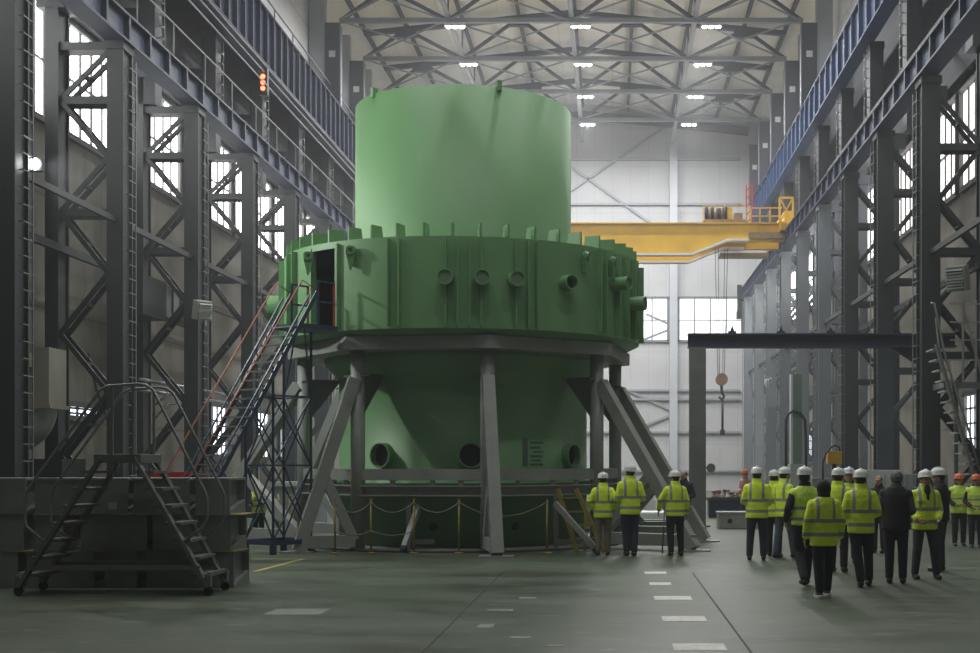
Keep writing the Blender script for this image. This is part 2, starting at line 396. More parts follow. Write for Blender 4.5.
# end wall framing: posts, rails, diagonal rods
for i, x in enumerate((-8.0, 4.1)):
    t = MB().box(x-.26, x+.26, YF-.42, YF-.02, 0, 23.3).build('wall_post', M['steel_lt'])
    tag(t, ['pale steel post on the end wall, behind the casing and nearest the left', 'pale steel post on the end wall beside the yellow crane hook'][i], 'post', 'posts on the end wall', 'thing')
for i, z in enumerate((22.2, 19.2, 16.2, 6.75, 6.15, 3.95, 1.35)):
    t = MB().box(-12.3, 8.6, YF-.22, YF-.02, z-.07, z+.07).build('wall_rail', M['truss_lt'])
    tag(t, 'long horizontal rail on the end wall, %s from the top' % ORD[i], 'rail', 'horizontal rails on the end wall', 'thing')
rods = [((570, 191), (672, 122)), ((570, 166), (655, 226)), ((646, 314), (671, 325)), ((671, 329), (612, 352)), ((614, 384), (671, 410)), ((671, 415), (630, 432))]
rl = ['diagonal rod rising across the top of the end wall to the middle post', 'diagonal rod falling from the casing towards the crane on the end wall', 'short rod meeting the end wall post in front of the window, from above',
      'short rod meeting the end wall post in front of the window, from below', 'rod falling to the end wall post under the window', 'rod rising to the end wall post below the window, lowest of the rods']
for (a, b), l in zip(rods, rl):
    tag(MB().bar(P(*a, YF-.1), P(*b, YF-.1), .12, .16).build('brace_rod', M['truss_lt']), l, 'rod', 'diagonal rods on the end wall', 'thing')

# ---------------------------------------------------------------- column frames
def col_frame(side, Y, label, group, st):
    s = side
    xi, xo = (-12.45, -14.1) if s < 0 else (8.6, 10.3)
    wi, wo = (.42, .34) if s < 0 else (.52, .34)
    t = thing('steel_column', (xi + s*.9, Y, 0), label, 'column', group)
    X = lambda a, b: (min(a, b), max(a, b))
    d = .68
    def ch(x, w, z1, name):
        x0, x1 = X(x, x + s*w)
        m = MB()                                    # H section: two flanges and web
        m.box(x0, x1, Y, Y+.06, 0, z1); m.box(x0, x1, Y+d-.06, Y+d, 0, z1)
        m.box((x0+x1)/2 - w*.36, (x0+x1)/2 + w*.36, Y+.06, Y+d-.06, 0, z1)
        m.box(x0-.12, x1+.12, Y-.12, Y+d+.12, 0, .06)
        m.build(name, st, t)
    ch(xi, wi, 12.45, 'inner_leg'); ch(xo, wo, 13.9, 'outer_leg')
    x0, x1 = X(xi - s*.02, xi + s*(wi+.04))
    MB().box(x0, x1, Y-.04, Y+d+.04, 12.45, 12.66).build('bearing_head', st, t)
    x0, x1 = X(xo - s*.30, xo + s*.55)
    MB().box(x0, x1, Y-.05, Y+d+.05, 13.5, 14.1).build('outer_head', st, t)
    a, b = xi + s*wi, xo
    zo = (11.17, 8.3, 5.2, 2.1) if s < 0 else (10.7, 7.8, 4.9, 2.0)
    zi = (12.4, 9.7, 6.75, 3.7, .5) if s < 0 else (12.1, 9.25, 6.35, 3.45, .6)
    for z in zo[:2] + ((12.55,) if s < 0 else (4.9,)):
        MB().box(*X(a, b), Y+.08, Y+.60, z-.10, z+.10).build('strut', st, t)
    for k in range(4):
        for zz in (zi[k], zi[k+1]):
            m = MB()
            for yy in (Y+.12, Y+.56): m.bar((a, yy, zz), (b, yy, zo[k]), .08, .12)
            # batten plate ties the two angles into one diagonal
            pm = (Vector((a, Y+.34, zz)) + Vector((b, Y+.34, zo[k]))) / 2
            m.bar(pm - Vector((0, .26, 0)), pm + Vector((0, .26, 0)), .12, .08)
            m.build('diagonal', st, t)
    # climbing irons on the hall side
    m = MB()
    xr = xi - s*.10
    m.bar((xr, Y+.62, .4), (xr, Y+.62, 12.3), .03, .03)
    z = .5
    while z < 12.2:
        m.bar((xi, Y+.18, z), (xr, Y+.18, z), .022, .022); m.bar((xr, Y+.16, z), (xr, Y+.64, z), .022, .022); z += .36
    m.build('ladder', M['ladder'], t)
    return t
f0 = None
for i, y in enumerate(LY[:8]):
    lab = 'grey lattice steel column, %s along the left wall from the near end' % ORD[i]
    if f0 is None: f0 = col_frame(-1, y, lab, 'lattice columns along the left wall', M['steel'])
    else: copy_thing(f0, (0, y - LY[0], 0), lab)
f0 = None
for i, y in enumerate(RY):
    lab = 'grey lattice steel column, %s along the right wall from the near end' % ORD[i]
    if f0 is None: f0 = col_frame(1, y, lab, 'lattice columns along the right wall', M['steel_right'] if i < 3 else M['steel_farlit']); fy = y
    else: copy_thing(f0, (0, y - fy, 0), lab)
    if i == 2: f0 = None

# upper columns between the two crane levels
def upper_col(side, Y, label, group):
    s = side; xi = -13.75 if s < 0 else 9.55
    x0, x1 = min(xi, xi+s*.5), max(xi, xi+s*.5)
    zt = 16.95 if s < 0 else 17.5
    t = thing('upper_column', ((x0+x1)/2, Y+.3, 12.7), label, 'column', group)
    MB().box(x0, x1, Y, Y+.6, 14.1 if False else 12.7, zt).build('shaft', M['steel_dk'], t)
    MB().box(x0-.03, x1+.03, Y-.03, Y+.63, zt-.25, zt).build('bearing_head', M['steel_dk'], t)
    xw = XL+.35 if s < 0 else XR-.35
    a, b = (xw, x0) if s < 0 else (x1, xw)
    MB().box(a, b, Y+.1, Y+.3, 15.4, 15.62).build('strut', M['steel'], t)
    MB().bar((a, Y+.2, 14.2), (b, Y+.2, 15.4), .14, .14).build('diagonal', M['steel'], t)
    m = MB(); xr = xi - s*.12
    m.bar((xr, Y+.5, 13.6), (xr, Y+.5, zt-.3), .03, .03)
    for k in range(int((zt-13.9)/.36)):
        m.bar((xi, Y+.3, 13.7+k*.36), (xr, Y+.3, 13.7+k*.36), .03, .03); m.bar((xr, Y+.28, 13.7+k*.36), (xr, Y+.52, 13.7+k*.36), .03, .03)
    m.build('ladder', M['ladder'], t)
    return t
f0 = None
for i, y in enumerate([39.1, 45.1, 51.1, 57.1, 63.1, 69.1]):
    lab = 'dark upper column between the crane girders on the left, %s from the near end' % ORD[i]
    if f0 is None: f0 = upper_col(-1, y, lab, 'upper columns on the left')
    else: copy_thing(f0, (0, y-39.1, 0), lab)
f0 = None
for i, y in enumerate([42.1, 48.1, 54.1, 60.1, 66.1, 72.1, 78.1]):
    lab = 'dark upper column between the crane girders on the right, %s from the near end' % ORD[i]
    if f0 is None: f0 = upper_col(1, y, lab, 'upper columns on the right')
    else: copy_thing(f0, (0, y-42.1, 0), lab)

# crane girders
def girder(name, side, xf, z0, z1, y0, y1, step, web_m, fl_m, label, depth=.55):
    s = side; t = thing(name, (xf, y0, z0), label, 'girder', 'crane runway girders')
    xb = xf + s*depth
    X = lambda a, b: (min(a, b), max(a, b))
    xm = xf + s*.16
    MB().box(*X(xm, xm + s*.05), y0, y1, z0, z1).build('web', web_m, t)
    MB().box(*X(xf, xb), y0, y1, z1-.06, z1).build('top_flange', fl_m, t)
    MB().box(*X(xf, xb), y0, y1, z0-.06, z0).build('bottom_flange', fl_m, t)
    MB().box(*X(xf + s*.22, xf + s*.32), y0, y1, z1, z1+.12).build('rail', M['steel_dk'], t)
    k = 0; y = y0 + .3; ys = []
    while y < y1: ys.append(y); y += step
    proto = None
    for y in ys:
        if proto is None:
            proto = MB().box(*X(xf + s*.01, xm), y, y+.10, z0, z1-.06).build('stiffener', fl_m, t)
        else:
            c = proto.copy(); COL.objects.link(c); c.parent = t; c.location = (0, y - ys[0], 0); ORG[c.name] = ORG[t.name]
    return t
girder('crane_girder', -1, -12.35, 12.72, 13.4, 21.0, 86.5, 1.5, M['girder'], M['girder_dk'], 'lower blue crane girder along the left columns')
girder('crane_girder', 1, 8.5, 12.72, 13.4, 24.0, 86.5, 1.5, M['girder'], M['girder_dk'], 'lower blue crane girder along the right columns, under the yellow crane')
girder('crane_girder', -1, -13.05, 17.0, 19.1, 33.0, 86.5, 1.0, M['girder_ink'], M['girder_ink'], 'upper navy crane girder on the left with thin rails beneath', .7)
girder('crane_girder', 1, 9.15, 17.55, 19.1, 33.0, 86.5, 1.5, M['girder_navy'], M['girder_navy'], 'upper deep blue crane girder on the right')

# handrails and conductor rails along the girders
def long_rail(name, x, zs, y0, y1, r, m, label, cat, post=None):
    t = thing(name, (x, y0, min(zs)), label, cat)
    for z in zs: MB().bar((x, y0, z), (x, y1, z), r, r).build('rail', m, t)
    if post:
        proto = None; k = 0; y = y0
        while y < y1:
            if proto is None: proto = MB().bar((x, y, post), (x, y, max(zs)), r, r).build('post', m, t)
            else:
                c = proto.copy(); COL.objects.link(c); c.parent = t; c.location = (0, k, 0); ORG[c.name] = ORG[t.name]
            y += 3; k += 3
    return t
long_rail('guard_rail', -13.15, [15.1], 27, 70, .035, M['rail_dull'], 'thin guard rail above the lower girder on the left', 'guard rail', 13.4)
long_rail('guard_rail', 9.3, [14.5], 36, 56, .035, M['rail_dull'], 'thin guard rail above the lower girder on the right', 'guard rail', 13.4)
long_rail('guard_rail', -13.5, [20.05, 19.6], 40, 86, .045, M['rail_dull'], 'pale guard rail on top of the upper left girder', 'guard rail', 19.1)
for k, (x, z) in enumerate(((-12.95, 16.75), (-12.85, 16.35), (-12.75, 15.85))):
    tag(MB().bar((x, 38, z), (x, 86, z), .04, .04).build('conductor_rail', M['rail_dull']), 'long thin pale rail under the upper left girder, %s of three' % ['highest', 'middle', 'lowest'][k], 'rail', 'conductor rails on the left', 'thing')

# longitudinal struts between frames
def strut(x, z, y0, y1, w, h, m, label):
    tag(MB().bar((x, y0, z), (x, y1, z), w, h).build('tie_beam', m), label, 'beam', 'tie beams along the columns', 'thing')
strut(-12.66, 8.1, 27.5, 64, .10, .15, M['steel'], 'slim tie beam running along the hall face of the left columns')
strut(-14.0, 7.35, 27.5, 64, .12, .2, M['steel'], 'slim tie beam along the wall side of the left columns')
strut(8.86, 7.75, 30, 85, .10, .15, M['steel'], 'slim tie beam along the hall face of the right columns, above the portal')
strut(10.2, 7.4, 30, 85, .12, .2, M['steel'], 'slim tie beam along the wall side of the right columns')

# roof columns, trusses, purlins, bracing
TY = [62.3, 68.2, 74.2, 80.3, 86.2]
def roof_col(side, Y, label):
    s = side; xi = -13.05 if s < 0 else 9.1
    x0, x1 = min(xi, xi+s*.72), max(xi, xi+s*.72)
    t = thing('roof_column', ((x0+x1)/2, Y, 19.1), label, 'column', 'roof columns')
    MB().box(x0, x1, Y-.02, Y+.6, 19.1, 23.0).build('shaft', M['truss'], t)
    xb0, xb1 = min(xi+s*.72, xi+s*1.5), max(xi+s*.72, xi+s*1.5)
    MB().box(xb0, xb1, Y+.1, Y+.5, 19.1, 24.4).build('back_panel', M['steel_lt'], t)
    MB().box((x0+x1)/2-.15, (x0+x1)/2+.15, Y-.05, Y-.02, 21.35, 21.65).build('label_plate', M['white'], t)
    MB().box(min(xi, xi-s*.06), max(xi, xi-s*.06), Y-.03, Y+.1, 19.1, 23.0).build('edge_pipe', M['truss_lt'], t)
    return t
for s in (-1, 1):
    f0 = None
    for i, y in enumerate(TY):
        lab = 'grey column with a small white plate carrying the %s roof truss, on the %s' % (ORD[i], 'left' if s < 0 else 'right')
        if f0 is None: f0 = roof_col(s, y, lab)
        else: copy_thing(f0, (0, y-TY[0], 0), lab)

def chord_z(x): return 25.75 - abs(x - XCEN)*.10
TOPX = [-10.8, -4.9, 1.06, 6.95]; BOTX = [-13.0, -7.85, -1.95, 4.0, 9.1]
ZB = 23.1
def truss(Y, label):
    t = thing('roof_truss', (XCEN, Y, ZB), label, 'truss', 'roof trusses')
    MB().box(-13.05, 9.15, Y-.12, Y+.12, ZB-.10, ZB+.10).build('bottom_chord', M['truss_lt'], t)
    m = MB()
    zt = lambda x: chord_z(x) - .22
    pts = [-13.0, XCEN, 9.1]
    m.bar((-13.0, Y, zt(-13)), (XCEN, Y, zt(XCEN)), .3, .24); m.bar((XCEN, Y, zt(XCEN)), (9.1, Y, zt(9.1)), .3, .24)
    m.build('top_chord', M['truss'], t)
    seq = [BOTX[0]]
    for a, b in zip(TOPX, BOTX[1:]): seq += [a, b]
    for k in range(len(seq)-1):
        a, b = seq[k], seq[k+1]
        za = ZB if k % 2 == 0 else zt(a); zb = zt(b) if k % 2 == 0 else ZB
        MB().bar((a, Y, za), (b, Y, zb), .16, .16).build('diagonal', M['truss'], t)
    for x in BOTX[1:4]: MB().bar((x, Y, ZB), (x, Y, zt(x)), .08, .08).build('post', M['truss'], t)
    for x in TOPX: MB().box(x-.55, x+.55, Y-.17, Y+.17, zt(x)-.42, zt(x)+.06).build('gusset_plate', M['truss'], t)
    return t
f0 = None
for i, y in enumerate(TY[:4]):
    lab = 'grey lattice roof truss, %s from the near end' % ORD[i]
    if f0 is None: f0 = truss(y, lab)
    else: copy_thing(f0, (0, y-TY[0], 0), lab)
tag(MB().bar((-13, 86.7, 24.0), (XCEN, 86.7, 25.1), .3, .5).bar((XCEN, 86.7, 25.1), (9.1, 86.7, 24.0), .3, .5).build('end_rafter', M['truss']), 'dark sloping rafter at the top of the end wall', 'rafter', None, 'thing')
for i, x in enumerate([-13.0, -10.8, -7.85, -4.9, -1.95, 1.06, 4.0, 6.95, 9.1]):
    z = chord_z(x) + .0
    tag(MB().ibeam((x, 54, z), (x, 86.8, z), .16, .22, .03).build('purlin', M['truss']), 'dark roof purlin running down the hall, %s from the left' % ORD[i], 'purlin', 'roof purlins', 'thing')
for i, x in enumerate(BOTX[1:4]):
    tag(MB().box(x-.11, x+.11, 54, 86.5, ZB+.1, ZB+.28).build('ceiling_tie', M['truss_lt']), 'pale tie joining the trusses lengthwise, %s' % ['on the left', 'along the middle', 'on the right'][i], 'tie', 'lengthwise roof ties', 'thing')
br0 = None
for i in range(4):
    y0 = TY[i] - 6 if i == 0 else TY[i-1]; y1 = TY[i]
    t = thing('roof_bracing', (XCEN, y0, ZB), 'thin crossed bracing rods between roof trusses, %s bay from the near end' % ORD[i], 'bracing', 'roof bracing')
    for a, b in zip(BOTX, BOTX[1:]):
        MB().bar((a, y0, ZB-.02), (b, y1, ZB-.02), .07, .07).build('rod', M['truss_lt'], t)
        MB().bar((b, y0, ZB+.06), (a, y1, ZB+.06), .07, .07).build('rod', M['truss_lt'], t)

# roof lamps
LAMPX = [-7.5, -1.5, 4.75]
def roof_lamp(x, y, label, group):
    t = thing('roof_lamp', (x, y, ZB-.35), label, 'lamp', group)
    MB().box(x-.5, x+.5, y-.16, y+.16, ZB-.34, ZB-.24).build('housing', M['white'], t)
    MB().bar((x, y, ZB-.26), (x, y, ZB-.08), .06, .06).build('hanger', M['truss_lt'], t)
    for k in (-1, 0, 1):
        MB().lathe((x + k*.31, y), [(0, ZB-.40), (.09, ZB-.395), (.115, ZB-.36), (.115, ZB-.335), (0, ZB-.335)], 16).build('lens', M['lamp'], t)
    return t
def area_lamp(loc, power, sx, sy, rot=(0, 0, 0), col=(1, 1, 1), name='lamp_light', spread=180):
    l = bpy.data.lights.new(name, 'AREA'); l.shape = 'RECTANGLE'; l.size = sx; l.size_y = sy; l.energy = power; l.color = col; l.spread = R(spread)
    o = bpy.data.objects.new(name, l); COL.objects.link(o); o.location = loc; o.rotation_euler = rot
    return o
PW = dict(lamp_far=640, lamp_near=330)
proto = None
nearrows = [8.3, 20.3, 32.3, 44.3, 53.3]
for j, y in enumerate(TY[:4]):
    for i, x in enumerate(LAMPX):
        lab = 'white triple roof lamp, %s row from the near end, %s' % (ORD[j], ['left', 'middle', 'right'][i])
        if proto is None: proto = roof_lamp(x, y - .15, lab, 'triple roof lamps'); base = (x, y)
        else: copy_thing(proto, (x - base[0], y - base[1], 0), lab)
        area_lamp((x, y-.15, ZB-.45), PW['lamp_far'], .9, .3)
for y in nearrows:
    for x in LAMPX:
        c = copy_thing(proto, (x - base[0], y - base[1], 0), 'white triple roof lamp over the near half of the hall, above the view'); c['group'] = 'roof lamps over the near half'
        area_lamp((x, y-.15, ZB-.45), PW['lamp_near'] if y > 12 else 70, .9, .3)

# ---------------------------------------------------------------- green casing
CX, CY = -3.56, 31.3
RR = 4.20
def AZ(th, r, z=0.0): return Vector((CX + r*math.sin(R(th)), CY - r*math.cos(R(th)), z))
def az_of(px, r):                                   # azimuth on the near side whose place shows at px
    best = None
    for k in range(-900, 901):
        th = k/10; p = AZ(th, r); e = abs(VX + F*p.x/p.y - px)
        if best is None or e < best[0]: best = (e, th)
    return best[1]
ves = thing('turbine_casing', (CX, CY, 0), 'huge green cylindrical steel casing with a finned collar, on a grey stand', 'machine casing')
LO, TOPZ = 4.72, 6.64
d0, d1 = -45.5, -33.5                               # doorway
DZ0, DZ1 = 4.82, 6.50
m = MB(); bm = m.bm
na = 240; zs = [LO, DZ0, DZ1, TOPZ]
angs = sorted(set([i*360/na - 180 for i in range(na)] + [d0, d1]))
grid = [[bm.verts.new(AZ(a, RR, z)) for z in zs] for a in angs]
for i in range(len(angs)):
    j = (i+1) % len(angs)
    for k in range(3):
        if k == 1 and angs[i] >= d0 - .01 and (angs[j] <= d1 + .01) and angs[i] < d1 - .01: continue
        f = bm.faces.new((grid[i][k], grid[j][k], grid[j][k+1], grid[i][k+1])); f.smooth = True
m.lathe((CX, CY), [(RR, TOPZ), (2.5, TOPZ+.02)], 120)            # top deck
m.lathe((CX, CY), [(RR, LO), (4.0, LO-.10), (2.95, LO-.11)], 120)  # sloped underside
m.lathe((CX, CY), [(2.6, DZ0), (RR-.01, DZ0)], 120)              # floor inside the doorway
m.build('collar_shell', M['green'], ves)
MB().lathe((CX, CY), [(2.57, LO), (2.57, 10.28), (2.50, 10.3), (2.45, 10.28), (2.45, 9.4), (0, 9.4)], 120).build('upper_cylinder', M['green'], ves)
MB().lathe((CX, CY), [(0, .06), (2.95, .06), (2.95, 1.40), (3.12, 1.40), (3.12, 1.50), (2.95, 1.50), (2.95, 3.75), (3.0, 3.9), (3.25, 4.15), (3.3, 4.35), (3.0, 4.45)], 120).build('lower_cylinder', M['green'], ves)
# doorway jambs
for th, w in ((d0-.3, .07), (d1+.5, .13)):
    m = MB(); c = AZ(th, RR-.05, (LO+TOPZ)/2)
    rad = AZ(th, 1) - AZ(th, 0); tan = Vector((math.cos(R(th)), math.sin(R(th)), 0))
    m.obox(c, rad, tan, (0, 0, 1), w, .03, (TOPZ-LO)/2-.06)
    m.build('door_jamb', M['green'], ves)
# ribs on the collar
ribpx = [283, 289, 294, 388, 399, 446, 457.5, 469.5, 481, 516, 528, 537, 600, 605, 618, 627, 634]
for px in ribpx:
    th = az_of(px, RR + .06)
    rad = AZ(th, 1) - AZ(th, 0); tan = Vector((math.cos(R(th)), math.sin(R(th)), 0))
    m = MB(); m.obox(AZ(th, RR+.04, (LO+TOPZ)/2 - .0), rad, tan, (0, 0, 1), .085, .016, (TOPZ-LO)/2 - .05)
    m.build('rib', M['green'], ves)
for th in range(75, 290, 14):                        # ribs round the back
    rad = AZ(th, 1) - AZ(th, 0); tan = Vector((math.cos(R(th)), math.sin(R(th)), 0))
    MB().obox(AZ(th, RR+.04, (LO+TOPZ)/2), rad, tan, (0, 0, 1), .085, .016, (TOPZ-LO)/2-.05).build('rib', M['green'], ves)
# fins standing on the collar's top deck
for k in range(44):
    th = k*360/44 + 3.1
    rad = AZ(th, 1) - AZ(th, 0); tan = Vector((math.cos(R(th)), math.sin(R(th)), 0))
    m = MB(); p = lambda r, z: AZ(th, r, z) - tan*.02
    m.prism([p(RR-.04, TOPZ-.02), p(RR-.04, TOPZ+.29), p(RR-.44, TOPZ+.31), p(RR-.50, TOPZ+.0)], tan*.04)
    m.build('fin', M['green'], ves)
# nozzles
def nozzle(px, z, r, ln, closed, name='nozzle'):
    th = az_of(px, RR + ln*.8); rad = AZ(th, 1) - AZ(th, 0)
    p = AZ(th, RR-.08, z); q = AZ(th, RR+ln, z)
    o = MB().pipe(p, q, r*.84, r, 28).build(name, M['green'], ves)
    pd = AZ(th, RR+ln-(.03 if closed else .2), z)
    MB().tube(pd - rad*.02, pd, r*.85, 24).build('cover_plate' if closed else 'bore', M['plate'] if closed else M['hole'], o)
for px, py, closed in ((445, 278, 1), (482, 278.5, 1), (517, 280, 1), (571, 284, 0)):
    Yn = AZ(az_of(px, RR), RR).y
    nozzle(px, H + (VY-py)*Yn/F, .165, .28, closed)
nozzle(626, 5.90, .15, .42, 1); nozzle(642, 5.55, .16, .40, 1)
def side_nozzle(th, z, r, ln):
    rad = AZ(th, 1) - AZ(th, 0)
    o = MB().pipe(AZ(th, RR-.08, z), AZ(th, RR+ln, z), r*.84, r, 28).build('nozzle', M['green'], ves)
    MB().tube(AZ(th, RR+ln-.05, z), AZ(th, RR+ln-.03, z), r*.85, 24).build('cover_plate', M['plate'], o)
side_nozzle(-82, 5.55, .30, .40)
# portholes low on the casing
for th in (-30, 9.3, 60):
    rad = AZ(th, 1) - AZ(th, 0); p = AZ(th, 2.85, 2.07); q = AZ(th, 3.12, 2.07)
    o = MB().pipe(p, q, .25, .28, 32).build('porthole', M['green'], ves)
    MB().tube(AZ(th, 2.93, 2.07), AZ(th, 2.96, 2.07), .255, 28).build('bore', M['hole'], o)
for px, py in ((433, 527), (515, 526.5)):
    th = az_of(px, 2.95); z = H + (VY-py)*AZ(th, 2.95).y/F
    MB().tube(AZ(th, 2.9, z), AZ(th, 2.965, z), .09, 16).build('small_hole', M['hole'], ves)
# lifting lugs on the collar
def lug(px, z, ang):
    """triangular plate hanging from a ring; ang turns it about the vertical"""
    th = az_of(px, RR+.10); hd = Vector((math.cos(R(ang)), math.sin(R(ang)), 0)); nn = Vector((-hd.y, hd.x, 0))
    c = AZ(th, RR+.12, z); p = lambda u, w: c + hd*u + Vector((0, 0, w)) - nn*.025
    o = MB().prism([p(-.10, .09), p(-.05, .13), (p(.05, .13)), p(.10, .09), p(.10, -.02), p(.02, -.38), p(-.02, -.38), p(-.10, -.02)], nn*.05).build('lifting_lug', M['green'], ves)
    MB().pipe(c + Vector((0, 0, .03)) - nn*.06, c + Vector((0, 0, .03)) + nn*.06, .05, .09, 18).build('lug_boss', M['green'], o)
    MB().obox(AZ(th, RR+.05, z-.1), AZ(th, 1)-AZ(th, 0), nn, (0, 0, 1), .09, .02, .2).build('lug_rib', M['green'], o)
for px, z, an in ((309, 6.36, 12), (351, 6.36, 8), (586, 6.36, 78), (613, 6.36, 76)): lug(px, z, an)
for a in (-46, 24, 130, -150):
    rad = AZ(a, 1) - AZ(a, 0); tan = Vector((math.cos(R(a)), math.sin(R(a)), 0))
    MB().obox(AZ(a, 2.56, 10.3), rad, tan, (0, 0, 1), .07, .05, .11).build('lifting_pad', M['green'], ves)
# stencilled block of lettering low on the casing (not legible in the photo)
for x0, x1, y0, y1, seed in ((522.5, 527.5, 438, 466, 1), (530, 543, 441.5, 443.5, 2), (530, 540, 446.5, 448.5, 3), (533, 543, 451, 452.6, 4), (530, 543, 455, 457, 5), (531, 541, 459.5, 461, 6), (530, 543, 463.5, 465.5, 7)):
    m = MB(); rnd = random.Random(seed)
    zA, zB = H + (VY-y1)*28.9/F, H + (VY-y0)*28.9/F
    ta, tb = az_of(x0, 2.95), az_of(x1, 2.95)
    a = ta
    while a < tb - .05:
        w = min(tb - a, .25 + rnd.random()*.3) if seed > 1 else tb - a
        p = [AZ(a, 2.953, zA), AZ(a+w, 2.953, zA), AZ(a+w, 2.953, zB), AZ(a, 2.953, zB)]
        m.prism(p, (AZ(a, .006) - AZ(a, 0)))
        a += w + .14
        if seed == 1: break
    m.build('stencil_marking', M['green_dk'], ves)

# ---------------------------------------------------------------- grey stand under the casing
sup = thing('support_stand', (CX, CY, 0), 'grey steel stand of round posts, raking struts and box beams under the green casing', 'stand')
LEG = [14 + 45*k for k in range(8)]; RL = 3.75
MB().lathe((CX, CY), [(3.86, .0), (3.9, .05), (2.0, .05)], 64).build('base_plate', M['stand_dk'], sup)
MB().lathe((CX, CY), [(3.1, 4.32), (4.12, 4.32), (4.12, 4.60), (3.1, 4.60), (3.1, 4.32)], 8, a0=14, a1=374, smooth=False).build('platform_ring', M['stand'], sup)
for th in LEG:
    t3 = AZ(th, RL)
    o = MB().tube((t3.x, t3.y, .05), (t3.x, t3.y, 4.38), .155, 20).build('post', M['stand'], sup)
    tan = Vector((math.cos(R(th)), math.sin(R(th)), 0))
    MB().prism([AZ(th, 3.62, 3.85) - tan*.02, AZ(th, 2.96, 3.85) - tan*.02, AZ(th, 2.96, 3.75) - tan*.02, AZ(th, 3.62, 2.9) - tan*.02], tan*.04).build('gusset', M['stand_dk'], o)
    MB().obox(t3 + Vector((0, 0, 3.78)), tan, (AZ(th, 1)-AZ(th, 0)), (0, 0, 1), .36, .05, .02).build('collar_plate', M['stand_dk'], o)
for k, (z0, z1, rr) in enumerate(((1.53, 1.77, .14), (1.19, 1.42, .14))):
    for i, th in enumerate(LEG):
        p, q = AZ(th, RL-.02), AZ(LEG[(i+1) % 8], RL-.02)
        zc = (z0+z1)/2; m = MB()
        if k == 0: m.bar((p.x, p.y, zc), (q.x, q.y, zc), .2, z1-z0)
        else: m.ibeam((p.x, p.y, zc), (q.x, q.y, zc), .30, z1-z0, .025)
        m.build('ring_beam', M['stand'], sup)
for i, th in enumerate(LEG):
    for f in (.27, .58, .8):
        p, q = AZ(th, RL), AZ(LEG[(i+1) % 8], RL); c = p.lerp(q, f)
        MB().box(c.x-.05, c.x+.05, c.y-.05, c.y+.05, 1.42, 1.53).build('spacer', M['stand'], sup)
foot = {14: G(497, 557), -31: G(298, 552.6), 59: G(694, 551), 104: G(705, 541.5), -76: G(201, 541), 149: AZ(149, 5.6), -166: AZ(-166, 5.6), -121: AZ(-121, 5.9)}
for th0 in LEG:
    th = th0 if th0 in foot else th0 - 360
    a = AZ(th, RL + .10, 3.72); b = foot[th].copy(); b.z = .05
    d = (b - a); side = d.cross(Vector((0, 0, 1)))
    MB().bar(a, b, .26, .26).build('raking_strut', M['stand'], sup, bevel=.008)
    pm = a.lerp(b, .56); q = AZ(th, RL + .12, .25)
    MB().bar(pm, q, .22, .20).build('knee_strut', M['stand'], sup)
    MB().bar(AZ(th, RL + .1, .22), (b.x, b.y, .22), .24, .26).build('sole_beam', M['stand'], sup)
    MB().box(b.x-.34, b.x+.34, b.y-.25, b.y+.25, 0, .03).build('foot_plate', M['stand'], sup)
# short props near the floor
def prop(pa, pb, Ya, Yb, nm='prop'):
    a = P(*pa, Ya); b = P(*pb, Yb); b.z = .06
    o = MB().bar(a, b, .11, .11).build(nm, M['stand'], sup)
    d = (a - b).normalized()
    MB().bar(b, b + d*.10, .12, .12).build('rubber_tip', M['black'], o)
prop((419, 505), (403, 552), 28.0, 27.25); prop((555, 503), (598, 549), 27.35, 27.0)
for px in (409, 556):
    x0 = (px-VX)*27.9/F
    m = MB().box(x0-.05, x0+.05, 27.85, 27.95, .05, 1.19)
    m.build('angle_post', M['stand_dk'], sup)
    MB().box(x0-.05 if px > 500 else x0-.05, x0+.55, 27.87, 27.93, .16, .26).build('angle_rail', M['stand_dk'], sup)

# ---------------------------------------------------------------- blue stair tower with orange handrails
st = thing('access_stair', AZ(-37, 6.4), 'steep dark blue stair tower with orange handrails leading up to the casing doorway', 'stairs')
U = AZ(-37, 1) - AZ(-37, 0); T = Vector((math.cos(R(-37)), math.sin(R(-37)), 0))
def SP(r, w, z): p = Vector((CX, CY, z)) + U*r + T*w; return p
m = MB(); m.obox(SP(4.84, 0, 4.74), U, T, (0, 0, 1), .50, .45, .05); m.build('landing', M['blue'], st)
slope = 1.58
topr, topz = 4.85, 5.5
rbot = topr + (topz-.05)/slope
for w in (-.42, .42):
    MB().bar(SP(topr, w, topz), SP(rbot, w, .05), .035, .09).build('stringer', M['blue'], st)
    a, b = SP(topr+.42, w, topz+.18), SP(rbot+.10, w, 1.0)
    MB().path([SP(topr, w, topz), a, b, SP(rbot-.1, w, .55)], .016, 6).build('handrail', M['orange'], st)
    MB().bar(SP(topr+.24, w, topz-.12), SP(rbot-.02, w, .40), .03, .03).build('mid_rail', M['blue'], st)
n = 24
for k in range(n):
    z = 4.72 - .19*(k+.0); r = topr + (topz - z)/slope
    if z < .15: break
    m = MB(); m.obox(SP(r+.02, 0, z), U, T, (0, 0, 1), .09, .41, .014); m.build('tread', M['galv'], st)
for w, col, rr in ((-.42, M['blue'], 4.85), (-.42, M['orange'], 4.42), (.42, M['blue'], 4.85), (.42, M['red'], 4.42)):
    MB().bar(SP(rr, w, 4.74), SP(rr, w, 5.72), .045, .045).build('guard_post', col, st)
for w in (-.42, .42):
    for z in (5.70, 5.28):
        MB().bar(SP(4.42, w, z), SP(4.85, w, z), .035, .035).build('guard_rail', M['blue'], st)
posts = {}
